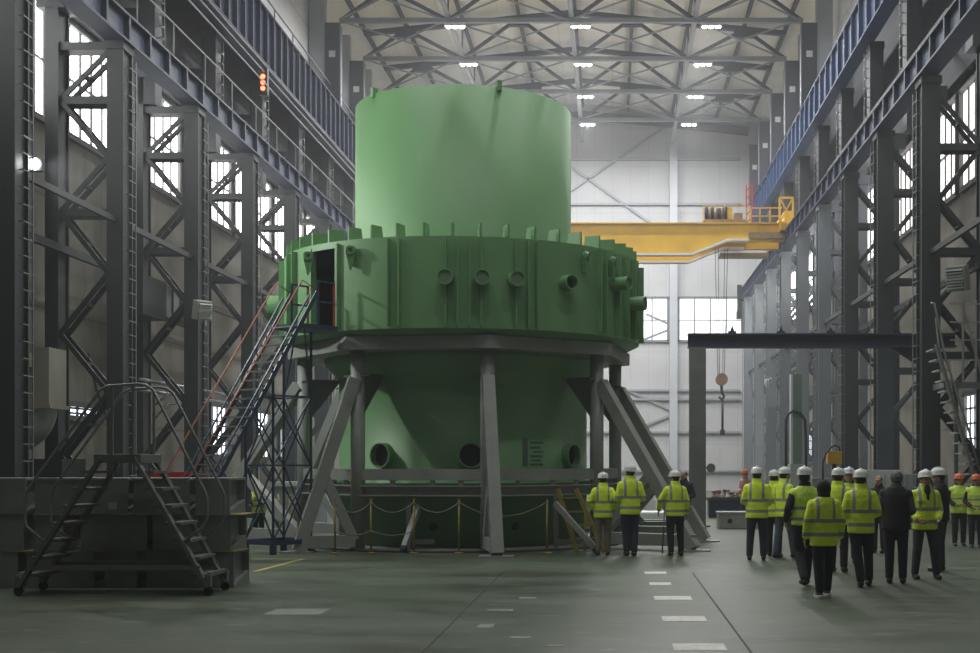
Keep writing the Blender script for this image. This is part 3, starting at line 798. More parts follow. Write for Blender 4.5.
for i, rr in enumerate((4.6, 5.6)):
    for j, w in enumerate((-1.0, -.1)):
        posts[i, j] = (rr, w)
        MB().bar(SP(rr, w, .2), SP(rr, w, 4.69 if i == 0 else 3.9), .045, .045).build('tower_post', M['blue'], st)
        MB().box(*sum(([c-.06, c+.06] for c in SP(rr, w, 0)[:2]), []), 0, .2).build('tower_foot', M['blue'], st)
pairs = [((0, 0), (0, 1)), ((1, 0), (1, 1)), ((0, 0), (1, 0)), ((0, 1), (1, 1))]
for a, b in pairs:
    for z in (.24, 1.85, 3.3):
        MB().bar(SP(*posts[a], z), SP(*posts[b], z), .035, .035 if z > 1 else .10).build('tower_rail', M['blue'], st)
    for z0, z1 in ((.3, 1.85), (1.85, 3.3)):
        MB().bar(SP(*posts[a], z0), SP(*posts[b], z1), .026, .026).build('tower_brace', M['blue'], st)
        MB().bar(SP(*posts[b], z0), SP(*posts[a], z1), .026, .026).build('tower_brace', M['blue'], st)
MB().bar(SP(4.6, -1.0, 3.3), SP(4.75, -.42, 4.7), .03, .03).build('tower_brace', M['blue'], st)
MB().bar(SP(4.6, -.1, 3.3), SP(5.2, .40, 4.7), .03, .03).build('tower_brace', M['blue'], st)

# ---------------------------------------------------------------- stacked grey blocks
TOPS = [(0, .55), (.56, 1.11), (1.12, 1.67)]
def block(px0, px1, tier, y0, label, end=True):
    z0, z1 = TOPS[tier]; y1 = y0 + .86
    x0, x1 = (px0-VX)*y0/F, (px1-VX)*y0/F
    t = thing('steel_block', ((x0+x1)/2, (y0+y1)/2, z0), label, 'block', 'grey steel blocks stacked beside the steps')
    MB().box(x0, x1 - .12, y0+.03, y1-.03, z0+.03, z1-.03).build('body', M['block'], t)
    MB().box(x0-.01, x1, y0, y1, z1-.035, z1).build('top_plate', M['block'], t)
    MB().box(x0-.01, x1, y0, y1, z0, z0+.035).build('bottom_plate', M['block'], t)
    for yy in (y0, y1-.03): MB().box(x1-.34, x1-.005, yy, yy+.03, z0+.035, z1-.035).build('side_plate', M['block'], t)
    MB().prism([(x1-.12, y0+.03, z0+.04), (x1-.12, y1-.03, z0+.04), (x1-.12, y1-.03, z0+.2)], (.11, 0, 0)).build('web_plate', M['block'], t)
    return t
TN = ['bottom', 'middle', 'top']
lay = {2: [(-120, 26), (34, 128), (133, 189), (195, 230)], 1: [(-110, 24), (34, 64), (80, 147), (152, 231)], 0: [(-100, 18), (26, 94), (104, 137), (146, 234)]}
for ti, rows in lay.items():
    for k, (a, b) in enumerate(rows):
        block(a, b, ti, 19.78 + (.05 if ti == 1 else 0), 'grey steel block, %s row of the stack behind the steps, %s from the left' % (TN[ti], ORD[k]))
k = 0
for z, px in ((.555, (30, 120, 215)), (1.115, (60, 140, 222))):
    for p in px:
        x = (p-VX)*19.9/F; k += 1
        tag(MB().box(x-.35, x+.35, 19.74, 20.5, z-.0055, z+.0055).build('packing_slat', M['wood']), 'thin wooden packing slat between the %s blocks, %s from the left' % ('lower' if z < 1 else 'upper', ORD[px.index(p)]), 'wood slat', 'packing slats', 'thing')
tag(MB().box((108-VX)*19.75/F, (116-VX)*19.75/F, 19.765, 19.778, 1.19, 1.30).build('paper_label', M['white']), 'small pale label stuck on the front of the grey blocks behind the steps', 'label', None, 'thing')

# ---------------------------------------------------------------- rolling steps over the blocks
ps = thing('rolling_steps', (-7.1, 19.05, 0), 'grey double-sided rolling steps with tube handrails in front of the grey blocks', 'steps')
YA, YB = 18.6, 19.45
DX0, DX1, DZ = -7.42, -6.74, 2.03
LX, RX = -8.50, -5.78
MB().box(DX0, DX1, YA, YB, DZ-.13, DZ).build('deck', M['steps'], ps, bevel=.01)
for sx, xt, xb in ((-1, DX0+.1, LX), (1, DX1-.1, RX)):
    for y in (YA+.03, YB-.03):
        MB().bar((xt, y, DZ-.05), (xb, y, .12), .05, .13, up=(0, 1, 0)).build('stringer', M['steps'], ps)
    for k in range(7):
        f = (k+1)/8; z = DZ - (DZ-.05)*f; x = xt + (xb-xt)*f
        MB().box(x-.13, x+.13, YA+.05, YB-.05, z-.03, z+.01).build('tread', M['steps'], ps)
    for y in (YA+.02, YB-.02):
        o = MB().box(xb-.04, xb+.04, y-.05, y+.05, .13, .30).build('caster', M['steps'], ps)
        MB().tube((xb, y-.02, .065), (xb, y+.02, .065), .065, 18).build('wheel', M['black'], o)
    MB().bar((xb, YA+.03, .30), (xb, YB-.03, .30), .05, .06).build('cross_bar', M['steps'], ps)
for y in (YA, YB):
    MB().bar((LX+.12, y, .40), (RX-.12, y, .40), .04, .07).build('tie_bar', M['steps'], ps)
    z3 = DZ + 1.02
    yo = y
    def hr(sx):
        f = lambda px, py: Vector(((px-VX)*18.6/F, yo, H + (VY-py)*18.6/F))
        if sx < 0: a = [(138, 384), (108, 386), (100, 390), (28, 489), (25.5, 495), (25, 522), (27, 527), (43, 541)]
        else: a = [(138, 384), (146, 385), (153, 390), (205, 492), (207, 498), (207, 518), (203, 527), (184, 542)]
        return [f(*p) for p in a]
    L_, R_ = hr(-1), hr(1)
    MB().path(L_[::-1] + R_[1:], .022, 8).build('handrail', M['rail'], ps)
    for px in (112, 133):
        x = (px-VX)*18.6/F
        MB().bar((x, yo, DZ-.02), (x, yo, H + (VY-384.5)*18.6/F), .035, .035).build('rail_post', M['rail'], ps)

# ---------------------------------------------------------------- chain barrier
YP = 27.30
ppx = [335, 371, 414, 459, 547]
pp = []
for i, px in enumerate(ppx):
    x = (px-VX)*YP/F; pp.append(x)
    t = thing('barrier_post', (x, YP, 0), 'thin yellow barrier post in front of the casing, %s from the left' % ORD[i], 'post', 'yellow barrier posts')
    MB().tube((x, YP, .02), (x, YP, 1.13), .022, 10).build('tube', M['yellow_lt'], t)
    MB().lathe((x, YP), [(0, 0), (.11, 0), (.11, .02), (.03, .035), (0, .035)], 20).build('foot_disc', M['yellow_lt'], t)
    MB().tube((x, YP, 1.13), (x, YP, 1.15), .03, 10).build('cap', M['yellow_lt'], t)
for i, (a, b) in enumerate(((0, 1), (1, 2), (3, 4), (2, 3))):
    for k, (z, sag) in enumerate(((1.08, .22 if i != 2 else .30), (.48, .10))):
        if i >= 2 and k: continue
        x0, x1 = pp[a], pp[b]
        pts = [(x0 + (x1-x0)*u/12, YP - .028, z - sag*4*(u/12)*(1-u/12)) for u in range(13)]
        tag(MB().path(pts, .012, 6).build('barrier_chain', M['chain']), 'sagging %s chain hung between the %s and %s yellow posts' % (['upper', 'lower'][k], ORD[a], ORD[b]), 'chain', 'barrier chains', 'thing')
# yellow ladder leaning against the ring beam
ld = thing('yellow_ladder', P(585, 520, 27.5), 'small yellow ladder leaning against the stand beside the man in khaki trousers', 'ladder')
ORG[ld.name] = Vector(ld.location)
for xa, xb in ((558, 577), (576, 604)):
    a, b = P(xa, 489, 27.66), P(xb, 545, 27.45); b.z = .02
    MB().bar(a, b, .05, .09).build('rail', M['yellow_lt'], ld)
for f in (.14, .36, .57, .78):
    a = P(558, 489, 27.66).lerp(Vector((P(577, 545, 27.45).x, 27.45, .02)), f); b = P(576, 489, 27.66).lerp(Vector((P(604, 545, 27.45).x, 27.45, .02)), f)
    MB().bar(a, b, .09, .03).build('rung', M['yellow_lt'], ld)
x = (585-VX)*27.36/F
MB().bar((x, 27.36, 0.05), (x, 27.36, 1.15), .045, .045).build('stay', M['yellow_lt'], ld)

# ---------------------------------------------------------------- portal frame
YG = 38.6
po = thing('portal_frame', (5.5, YG, 0), 'portal frame with a dark blue top beam and green-grey legs beside the casing', 'gantry')
xl = (690-VX)*YG/F; xr = (706-VX)*YG/F
def zz(py): return H + (VY-py)*YG/F
for a, b in ((xl, xr), (9.2, 9.68)):
    m = MB(); m.box(a, b, YG, YG+.07, 0, zz(347)); m.box(a, b, YG+.48, YG+.55, 0, zz(347)); m.box((a+b)/2-.16, (a+b)/2+.16, YG+.07, YG+.48, 0, zz(347))
    m.build('leg', M['stand_dk'], po)
    MB().box(a-.12, b+.12, YG-.1, YG+.65, 0, .05).build('foot_plate', M['stand_dk'], po)
MB().ibeam((xl-.05, YG+.28, (zz(333)+zz(347))/2), (10.25, YG+.28, (zz(333)+zz(347))/2), .5, zz(333)-zz(347), .05).build('top_beam', M['girder_dk'], po)
MB().prism([(9.2, YG+.2, zz(347)), (8.3, YG+.2, zz(347)), (9.2, YG+.2, zz(347)-.55)], (0, .15, 0)).build('knee_plate', M['girder_dk'], po)
for px in (733, 782, 832):
    x = (px-VX)*YG/F; m = MB(); m.box(x-.12, x+.12, YG+.2, YG+.35, zz(333), zz(333)+.08); m.prism([(x-.06, YG+.22, zz(333)+.08), (x+.06, YG+.22, zz(333)+.08), (x, YG+.22, zz(333)+.26)], (0, .1, 0))
    m.build('lifting_eye', M['girder_dk'], po)
t = thing('round_disc', P(711, 468, 38.5), 'dark round disc fixed to the side of the portal leg', 'disc')
MB().tube(P(711, 468, 38.3), P(711, 468, 38.5), .135, 20).build('disc', M['stand_dk'], t)
MB().bar(P(711, 468, 38.45), P(704, 468, 38.6), .05, .05).build('bracket', M['stand_dk'], t)

# ---------------------------------------------------------------- yellow overhead crane
YC = 65.4
zc = lambda py: H + (VY-py)*YC/F
xc = lambda px: (px-VX)*YC/F
cr = thing('overhead_crane', (-2, YC, 13.4), 'yellow overhead travelling crane spanning the hall behind the casing', 'crane')
for dy, nm in ((0, 'bridge_girder'), (2.4, 'bridge_girder')):
    y = YC - 1.2 + dy
    prof = [(-12.3, zc(228.5)), (8.55, zc(228.5)), (8.55, zc(245)), (xc(725), zc(245)), (xc(690), zc(259)), (-7.5, zc(259)), (-9.5, zc(245)), (-12.3, zc(245))]
    MB().prism([(a, y, b) for a, b in prof], (0, .5, 0)).build(nm, M['yellow'], cr)
    m = MB()
    lo = [(xc(575), zc(259)), (xc(690), zc(259)), (xc(725), zc(245)), (xc(746), zc(245))]
    for (a, b), (c, d) in zip(lo, lo[1:]): m.bar((a, y-.12, b), (c, y-.12, d), .5, .10, up=(0, 0, 1))
    m.build('bottom_flange', M['white'], cr)  # white colour stands in for light caught along the girder's underside
    m = MB(); m.box(-12.3, 8.55, y-.12, y+.62, zc(228.5), zc(228.5)+.06); m.build('top_flange', M['yellow'], cr)
for x in (-12.40, 8.66):
    o = MB().box(x-.18, x+.18, YC-1.5, YC+2.2, 13.62, 14.3).build('end_carriage', M['yellow'], cr)
    for yy in (YC-1.1, YC+1.8):
        MB().tube((x-.08, yy, 13.70), (x+.08, yy, 13.70), .2, 20).build('wheel', M['steel_dk'], o)
MB().box(xc(746), xc(781), YC-1.35, YC-1.25, zc(243), zc(237)).build('side_panel', M['brown'], cr)
MB().box(xc(722), xc(772), YC+1.2, YC+2.2, zc(252), zc(249)).build('service_walkway', M['brown'], cr)
# trolley
o = MB().box(xc(702), xc(745), YC-1.0, YC+1.2, zc(227), zc(223)).build('trolley', M['brown'], cr)
rnd = random.Random(3)
for k in range(7):
    x = xc(705 + k*3.2); MB().tube((x, YC-.8 + .1*(k % 3), zc(223)), (x, YC-.8 + .1*(k % 3), zc(208 + rnd.random()*5)), .09, 10).build('machinery', M['brown'] if k % 2 else M['steel_dk'], o)
MB().tube((xc(706), YC-.3, zc(216)), (xc(722), YC-.3, zc(216)), .32, 18).build('rope_drum', M['yellow'], o)
MB().box(xc(724), xc(731), YC-.8, YC-.2, zc(223), zc(211)).build('motor_box', M['yellow'], o)
MB().box(xc(733), xc(741), YC-.8, YC-.2, zc(223), zc(216)).build('motor_box', M['brown'], o)
for px in (702, 744): MB().bar((xc(px), YC-1, zc(224)), (xc(px), YC-1, zc(210)), .05, .05).build('guard_post', M['yellow'], o)
MB().bar((xc(702), YC-1, zc(210)), (xc(744), YC-1, zc(210)), .05, .05).build('guard_rail', M['yellow'], o)
for py in (213, 221): MB().bar((xc(746), YC-1.3, zc(py)), (xc(779), YC-1.3, zc(py)), .06, .06).build('guard_rail', M['yellow'], cr)
for px in (748, 757, 767, 776): MB().bar((xc(px), YC-1.3, zc(228)), (xc(px), YC-1.3, zc(213)), .06, .06).build('guard_post', M['yellow'], cr)
# end cage
m = MB(); c0, c1, y0 = xc(775), xc(788), YC-1.8
for px in (775, 788):
    m.bar((xc(px), y0, zc(229)), (xc(px), y0, zc(205)), .09, .09)
m.bar((c0, y0, zc(205)), (c1, y0, zc(205)), .09, .09); m.bar((c0, y0, zc(229)), (c1, y0, zc(229)), .09, .09); m.bar((c0, y0, zc(229)), (c1, y0, zc(205)), .07, .07); m.bar((c1, y0, zc(229)), (c0, y0, zc(205)), .07, .07)
m.build('end_cage', M['yellow'], cr)
MB().box(xc(776), xc(784), YC-1.7, YC-1.2, zc(236), zc(228)).build('buffer_box', M['yellow'], cr)
m = MB()
for a in (xc(745), xc(751)): m.bar((a, YC-.6, zc(228)), (a, YC-.6, zc(188)), .06, .06)
for k in range(5):
    z0, z1 = zc(226 - k*8), zc(218 - k*8); m.bar((xc(745), YC-.6, z0), (xc(751), YC-.6, z1), .05, .05)
m.build('access_ladder', M['red'], cr)
for px in (714.5, 717.5, 724, 727):
    MB().bar((xc(px), YC-.4, zc(250)), (xc(720 + (px-720)*.5), YC-.4, zc(380)), .03, .03).build('hoist_rope', M['steel'], cr)
o = MB().tube((xc(721), YC-.6, zc(380)), (xc(721), YC-.2, zc(380)), .30, 20).build('hook_block', M['brown'], cr)
MB().path([(xc(721), YC-.4, zc(384)), (xc(721), YC-.4, zc(393)), (xc(723.5), YC-.4, zc(397)), (xc(721), YC-.4, zc(400)), (xc(718.5), YC-.4, zc(397))], .07, 8).build('hook', M['steel_dk'], o)
t = thing('lifting_sling', (xc(721.5), YC-.4, zc(434)), 'grey lifting rod hanging from the crane hook', 'sling')
MB().tube((xc(721.8), YC-.4, zc(399)), (xc(721.8), YC-.4, zc(430)), .06, 10).build('rod', M['steel'], t)
MB().box(xc(719.5), xc(724), YC-.55, YC-.25, zc(435), zc(430)).build('end_block', M['steel'], t)
# end stop pole on the far end of the right lower girder
t = thing('end_buffer', P(739.5, 320, 86.2), 'grey buffer post at the far end of the lower right crane girder', 'buffer')
ORG[t.name] = Vector(t.location)
MB().bar(P(739.5, 319, 86.2), P(739.5, 285, 86.2), .3, .3).build('post', M['steel'], t)
MB().box(P(736.5, 0, 86.2).x, 8.52, 85.9, 86.5, P(0, 319, 86.2).z, P(0, 311, 86.2).z).build('box', M['steel_dk'], t)

# ---------------------------------------------------------------- wall furniture
def heater(px, py, Y, w, yaw, label, tilt=0.2):
    c = P(px, py, Y); t = thing('unit_heater', c, label, 'heater', 'unit heaters on the columns')
    mz = Matrix.Rotation(yaw, 3, 'Z') @ Matrix.Rotation(tilt, 3, 'X')
    ax, ay, az = mz @ Vector((1, 0, 0)), mz @ Vector((0, 1, 0)), mz @ Vector((0, 0, 1))
    h = w*.62
    MB().obox(c + ay*.20, ax, ay, az, w*.5, .18, h).build('casing', M['heater'], t, bevel=.02)
    MB().obox(c - ay*.0 + ay*.012, ax, ay, az, w*.42, .012, h*.86).build('fan_grille', M['hole'], t)
    for k in range(7):
        MB().obox(c + az*(h*.8*(k-3)/3.4) - ay*.03, ax, (ay + az*.6), az - ay*.6, w*.43, .05, .008).build('louvre', M['heater'], t)
    m = MB(); m.obox(c - ay*.02, ax, ay, az, w*.5, .04, .03)
    for s_ in (-1, 1):
        pass
    m.build('mid_bar', M['heater'], t)
    MB().bar(c + ay*.35, c + ay*.9, .05, .05).build('bracket', M['steel_dk'], t)
    return t
heater(205, 311, 38.7, .46, .75, 'white louvred heater tilted on the third left column, beside the blue stair')
heater(955, 279, 35.8, .56, -.65, 'white louvred heater tilted on the nearest right column')
heater(805, 361, 66.2, .42, -.9, 'small white heater on a far right column, above the dark machine post')
heater(768, 383, 72.2, .45, -.9, 'small white heater furthest along the right columns')

# duct and elbow at far left
dk = thing('air_duct', (-13.9, 31.9, 0), 'beige box duct with a galvanised elbow on the left edge behind the grey blocks', 'duct')
MB().box(-14.65, -13.6, 31.4, 32.4, 3.3, 4.7).build('box_duct', M['beige'], dk)
MB().box(-14.7, -13.55, 31.35, 32.45, 3.22, 3.32).build('flange', M['beige'], dk)
m = MB(); bm = m.bm; cxy = (-14.74, 3.25); prev = None; N = 14
for i in range(N+1):
    a = (math.pi/2)*i/N
    ring = []
    for k in range(20):
        b = 2*math.pi*k/20; rr = .62 + .48*math.cos(b); y = 31.9 + .48*math.sin(b)
        ring.append(bm.verts.new((cxy[0] + rr*math.cos(a), y, cxy[1] - rr*math.sin(a))))
    if prev:
        for k in range(20):
            f = bm.faces.new((prev[k], prev[(k+1) % 20], ring[(k+1) % 20], ring[k])); f.smooth = True
    prev = ring
m.build('elbow', M['galv'], dk)
MB().box(-15.0, -13.2, 31.2, 32.6, 0, 2.0).build('plinth', M['steel_dk'], dk)
t = thing('vent_box', P(22, 360, 30.9), 'small square grey vent box on the beige duct at the left edge', 'box')
c = P(23, 360, 31.2)
MB().box(c.x-.18, c.x+.18, 31.1, 31.38, c.z-.17, c.z+.17).build('frame', M['beige'], t)
MB().box(c.x-.11, c.x+.11, 31.08, 31.1, c.z-.10, c.z+.10).build('opening', M['stand_dk'], t)
t = thing('wall_duct', (-13.75, 39.8, 6.2), 'grey rectangular duct with small boxes running along the left columns', 'duct')
MB().box(-14.05, -13.35, 37.0, 38.95, 6.15, 7.3).build('duct_body', M['steel'], t)
MB().box(-13.95, -13.4, 38.95, 42.6, 6.3, 7.2).build('duct_run', M['stand_dk'], t)
for yy in (39.6, 40.3, 41.0, 41.7): MB().box(-13.4, -13.36, yy, yy+.05, 6.3, 7.2).build('duct_joint', M['steel'], t)
for yy in (40.6, 41.5): MB().box(-13.36, -13.05, yy, yy+.4, 6.32, 6.75).build('switch_box', M['stand_dk'], t)
for i, (x, y, z1, lab) in enumerate(((-14.0, 37.7, 12.3, 'pale drain pipe running up beside the second left column'), (-13.2, 34.6, 5.0, 'short pale pipe rising behind the rolling steps'))):
    t = thing('drain_pipe', (x, y, 0), lab, 'pipe'); MB().tube((x, y, 0), (x, y, z1), .09, 14).build('pipe', M['galv'], t)
    for z in (1.5, 3, 4.5) if i else (2, 5, 8, 11): MB().tube((x, y, z), (x, y, z+.08), .11, 14).build('clamp', M['steel_dk'], t)
for k, (pts, lab) in enumerate((([(-14.7, 36.5, 5.0), (-14.6, 36.8, 4.0), (-14.4, 37.2, 3.0), (-14.3, 37.6, 1.5), (-14.3, 37.6, 0.02)], 'dark cable drooping to the floor behind the rolling steps'),
                 ([(-13.6, 42.6, 5.0), (-13.6, 41.2, 4.2), (-13.6, 39.8, 4.0), (-13.6, 38.6, 3.6)], 'upper dark cable sagging behind the second left column'),
                 ([(-13.6, 42.6, 4.5), (-13.6, 41.2, 3.8), (-13.6, 39.8, 3.7), (-13.6, 38.6, 3.2)], 'lower dark cable sagging behind the second left column'),
                 ([(-13.5, 48.2, 4.9), (-13.5, 47.0, 4.8), (-13.5, 45.9, 4.2), (-13.5, 45.6, 3.6)], 'dark cable drooping beside the blue stair'))):
    tag(MB().path(pts, .035, 6).build('cable', M['black']), lab, 'cable', None, 'thing')
for k, (z, lab) in enumerate(((4.35, 'upper thin pipe run along the left wall behind the columns'), (4.05, 'lower thin pipe run along the left wall behind the columns'))):
    tag(MB().tube((-14.0 + .2, 38.0, z), (-13.8, 50, z), .05, 8).build('pipe_run', M['galv']), lab, 'pipe', None, 'thing')

# lit floodlight and red signal lamp
fp = Vector((-12.42, 27.95, H + (VY-164)*27.95/F))
t = thing('floodlight', fp, 'bright lit floodlight on the column at the left edge', 'lamp')
MB().box(fp.x-.16, fp.x+.16, fp.y+.02, fp.y+.16, fp.z-.14, fp.z+.14).build('housing', M['steel_dk'], t)
MB().ell((fp.x, fp.y+.0, fp.z), (.12, .05, .12), 20, 12).build('lens', M['flood'], t)
MB().bar((fp.x, fp.y+.1, fp.z), (-12.6, fp.y-.2, fp.z), .05, .05).build('bracket', M['steel_dk'], t)
sp = Vector((-12.90, 48.0, H + (VY-88)*48.0/F))
t = thing('signal_lamp', sp, 'red signal lamp with three lit lenses high on the left', 'lamp')
MB().box(sp.x-.16, sp.x+.16, sp.y+.05, sp.y+.25, sp.z-.25, sp.z+.75).build('housing', M['steel_dk'], t)
for k in range(3): MB().ell((sp.x, sp.y+.03, sp.z + .0 + k*.22), (.085, .05, .085), 16, 10).build('lens', M['redlamp'], t)
MB().bar((sp.x, sp.y+.2, sp.z+.3), (-13.8, 51.15, sp.z+.1), .06, .06).build('bracket', M['steel_dk'], t)
MB().ell((sp.x, sp.y+.04, sp.z + .64), (.06, .03, .06), 12, 8).build('dark_lens', M['red'], t)

# stair at the right edge
rs = thing('metal_stair', (9.9, 34.2, 0), 'grey metal stair with tube handrails at the right edge behind the people', 'stairs')
Yr = 33.9
def RP(px, py, Y=Yr): return P(px, py, Y)
for yy in (Yr, Yr+.8):
    MB().bar(RP(936, 344, yy), RP(978, 490, yy), .07, .18, up=(0, 1, 0)).build('stringer', M['stand_dk'], rs)
    MB().path([RP(931, 303, yy), RP(934, 303, yy), RP(946, 360, yy), RP(968, 428, yy), RP(979, 470, yy)], .03, 8).build('handrail', M['galv'], rs)
    for f in (.1, .4, .7): MB().bar(RP(936, 344, yy).lerp(RP(978, 490, yy), f), RP(931, 303, yy).lerp(RP(977, 450, yy), f), .035, .035).build('rail_post', M['galv'], rs)
for k in range(14):
    f = (k+.5)/14; c = RP(936, 344).lerp(RP(978, 490), f)
    MB().box(c.x-.12, c.x+.12, Yr+.04, Yr+.76, c.z-.02, c.z+.02).build('tread', M['stand'], rs)
a = RP(952, 383)
MB().box(a.x, a.x+1.6, Yr+.85, Yr+2.0, a.z-.08, a.z+.08).build('landing', M['stand_dk'], rs)
for k, px in enumerate((963, 976)):
    MB().bar(RP(px, 383, Yr+.9), RP(px, 300, Yr+.9), .05, .05).build('guard_post', M['galv'], rs)
for py in (304, 322, 340, 360): MB().bar(RP(950, py, Yr+.9), RP(985, py, Yr+.9), .035, .035).build('guard_rail', M['galv'], rs)
MB().bar(RP(962, 305, Yr+.88), RP(981, 372, Yr+.88), .05, .05).build('guard_rail', M['galv'], rs)
for px in (956, 990): MB().bar((RP(px, 0, Yr+1.6).x, Yr+1.6, 0), (RP(px, 0, Yr+1.6).x, Yr+1.6, a.z), .1, .1).build('post', M['stand_dk'], rs)

# machinery by the right columns
mc = thing('machine_post', P(797, 480, 46), 'dark green upright machine post on a grey base with a looped black hose', 'machine')
ORG[mc.name] = Vector((mc.location.x, 46, 0)); mc.location = ORG[mc.name]
x0, x1 = P(793, 0, 46).x, P(802, 0, 46).x
MB().box(x0, x1, 46, 46.45, .4, P(0, 374, 46).z).build('upright', M['green_dk'], mc)
MB().box(x0-.07, x0, 46, 46.4, .4, P(0, 374, 46).z).build('edge_strip', M['steel_lt'], mc)
MB().box(P(790, 0, 46).x, P(804, 0, 46).x, 45.9, 46.6, 0, P(0, 464, 46).z).build('base', M['stand'], mc)
MB().path([P(786, 478, 45.9), P(786, 420, 45.9), P(788, 414, 45.9), P(793, 411, 45.9), P(800, 413, 45.9), P(805, 420, 45.9), P(806, 440, 45.9), P(806, 470, 45.9)], .05, 8).build('hose', M['black'], mc)
mx = thing('control_box', (P(835, 0, 40).x, 40, 0), 'yellow control box on a dark stand with a looped black cable, behind the people', 'control box')
MB().box(P(828, 0, 40).x, P(842, 0, 40).x, 40, 40.35, P(0, 464, 40).z, P(0, 451, 40).z).build('case', M['yellow'], mx, bevel=.02)
MB().box(P(833, 0, 40).x, P(837, 0, 40).x, 40.1, 40.25, 0, P(0, 464, 40).z).build('stand', M['steel_dk'], mx)
MB().path([P(823, 480, 39.95), P(823, 462, 39.95), P(826, 454, 39.95), P(830, 448, 39.95), P(835, 445, 39.95), P(839, 447, 39.95), P(840, 451, 39.95)], .03, 8).build('cable', M['black'], mx)
for i, (pa, pb, top, Y, m_, lab) in enumerate(((864, 905, 470, 41.5, 'stand', 'grey machine cabinet between the right columns behind the dark-jacketed man'), (905, 948, 474, 41.2, 'stand_dk', 'dark machine cabinet beside the right column behind the men in white helmets'), (812, 862, 478, 43, 'stand_dk', 'low dark machine bed behind the group of people'))):
    t = thing('machine_cabinet', (P((pa+pb)/2, 0, Y).x, Y, 0), lab, 'machine cabinet')
    xa, xb, zt = P(pa, 0, Y).x, P(pb, 0, Y).x, P(0, top, Y).z
    MB().box(xa, xb, Y, Y+.45, .08, zt).build('body', M[m_], t, bevel=.02)
    MB().box(xa+.1, (xa+xb)/2-.02, Y-.02, Y, .2, zt-.12).build('door', M[m_], t)
    MB().box((xa+xb)/2+.02, xb-.1, Y-.02, Y, .2, zt-.12).build('door', M[m_], t)
    MB().box(xa+.05, xb-.05, Y+.05, Y+.4, 0, .08).build('plinth', M['black'], t)
# bench, trays and parts by the portal leg
Yb = 45.0
wb = thing('work_bench', (P(727, 0, Yb).x, Yb, 0), 'dark bench loaded with metal parts behind the portal leg', 'bench')
xa, xb = P(708, 0, Yb).x, P(762, 0, Yb).x; zt = P(0, 497.5, Yb).z
MB().box(xa, xb, Yb, Yb+1.2, zt-.1, zt).build('bench_top', M['steel'], wb)
MB().box(xa+.06, xb-.06, Yb+.15, Yb+1.1, .02, zt-.1).build('bench_body', M['girder_dk'], wb)
for x in (xa+.03, xb-.11): MB().box(x, x+.08, Yb+.02, Yb+.10, 0, zt-.1).build('leg', M['steel_dk'], wb)
rnd = random.Random(5)
kinds = [('copper_fitting', 'scrap_r', 'small reddish metal fitting lying on the dark bench, %s from the left'), ('pale_fitting', 'steel_lt', 'small pale metal fitting lying on the dark bench, %s from the left')]
for k in range(12):
    px = 714 + k*2.7; x = P(px, 0, Yb+.3).x; nm, mm, lb = kinds[k % 2]; hh = .09 + rnd.random()*.2; y = Yb + .15 + rnd.random()*.3
    o = MB().lathe((x, y), [(0, zt), (.10, zt), (.10, zt+.04), (.06, zt+.06), (.06, zt+hh-.03), (.09, zt+hh-.02), (.09, zt+hh), (0, zt+hh)], 12).build(nm, M[mm])
    tag(o, lb % ORD[k//2], 'fitting', 'metal fittings on the bench', 'thing')
Yt = GY(528.5)
t = thing('steel_tray', (P(736, 0, Yt).x, Yt, 0), 'grey steel block with a round hole on the floor in front of the dark bench', 'block')
xa, xb, zt = P(719, 0, Yt).x, P(760, 0, Yt).x, P(0, 513.5, Yt).z
MB().box(xa, xb, Yt, Yt+.9, 0, zt).build('body', M['stand'], t, bevel=.015)
MB().box(xa-.03, xb+.03, Yt-.02, Yt+.92, zt, zt+.04).build('lid', M['stand'], t)
MB().tube((P(730, 0, Yt).x, Yt-.006, zt*.5), (P(730, 0, Yt).x, Yt+.02, zt*.5), .07, 16).build('hole', M['hole'], t)
# things behind the stand
t = thing('wrapped_crate', P(645, 522, 39), 'white wrapped crate on the floor behind the right-hand struts', 'crate'); ORG[t.name] = Vector(t.location)
xa, xb = P(624, 0, 39).x, P(670, 0, 39).x
MB().box(xa, xb, 39, 40.2, .12, P(0, 512, 39).z).build('wrap', M['tarp'], t, bevel=.05)
MB().box(xa-.05, xb+.05, 38.95, 40.25, 0, .12).build('pallet', M['wood'], t)
t = thing('green_skid', (P(648, 0, 34.6).x, 34.6, 0), 'low dark green skid frame on the floor behind the men in yellow jackets', 'skid')
xa, xb = P(622, 0, 34.6).x, P(690, 0, 34.6).x
MB().box(xa, xb, 34.6, 34.9, 0, .34).build('front_beam', M['green_dk'], t); MB().box(xa, xb, 35.6, 35.9, 0, .34).build('rear_beam', M['green_dk'], t)
MB().box(xa, xa+.25, 34.9, 35.6, 0, .34).build('cross_beam', M['green_dk'], t)
MB().bar(P(630, 510, 34.8), P(660, 540, 34.8), .16, .16).build('diagonal', M['green_dk'], t)
t = thing('pale_machine', (P(650, 0, 42).x, 42, 0), 'small pale machine standing behind the raking struts', 'machine')
xa, xb = P(644, 0, 42).x, P(656, 0, 42).x
MB().box(xa, xb, 42, 42.5, 0, P(0, 500, 42).z).build('body', M['white'], t); MB().box(xa+.08, xb-.08, 42.05, 42.45, P(0, 500, 42).z, P(0, 492, 42).z).build('head', M['white'], t)
t = thing('red_cabinet', (P(168, 0, 26).x, 26.2, 0), 'red cabinet showing behind the stacked grey blocks', 'cabinet')
xa, xb = P(150, 0, 26).x, P(198, 0, 26).x
MB().box(xa, xb, 26, 26.5, 0, 1.72).build('body', M['red'], t); MB().box(xa+.05, (xa+xb)/2-.01, 25.98, 26, .1, 1.64).build('door', M['red'], t); MB().box((xa+xb)/2+.01, xb-.05, 25.98, 26, .1, 1.64).build('door', M['red'], t)
t = thing('pale_bench', (P(290, 0, 36).x, 36, 0), 'pale workbench seen through the blue stair tower', 'bench')
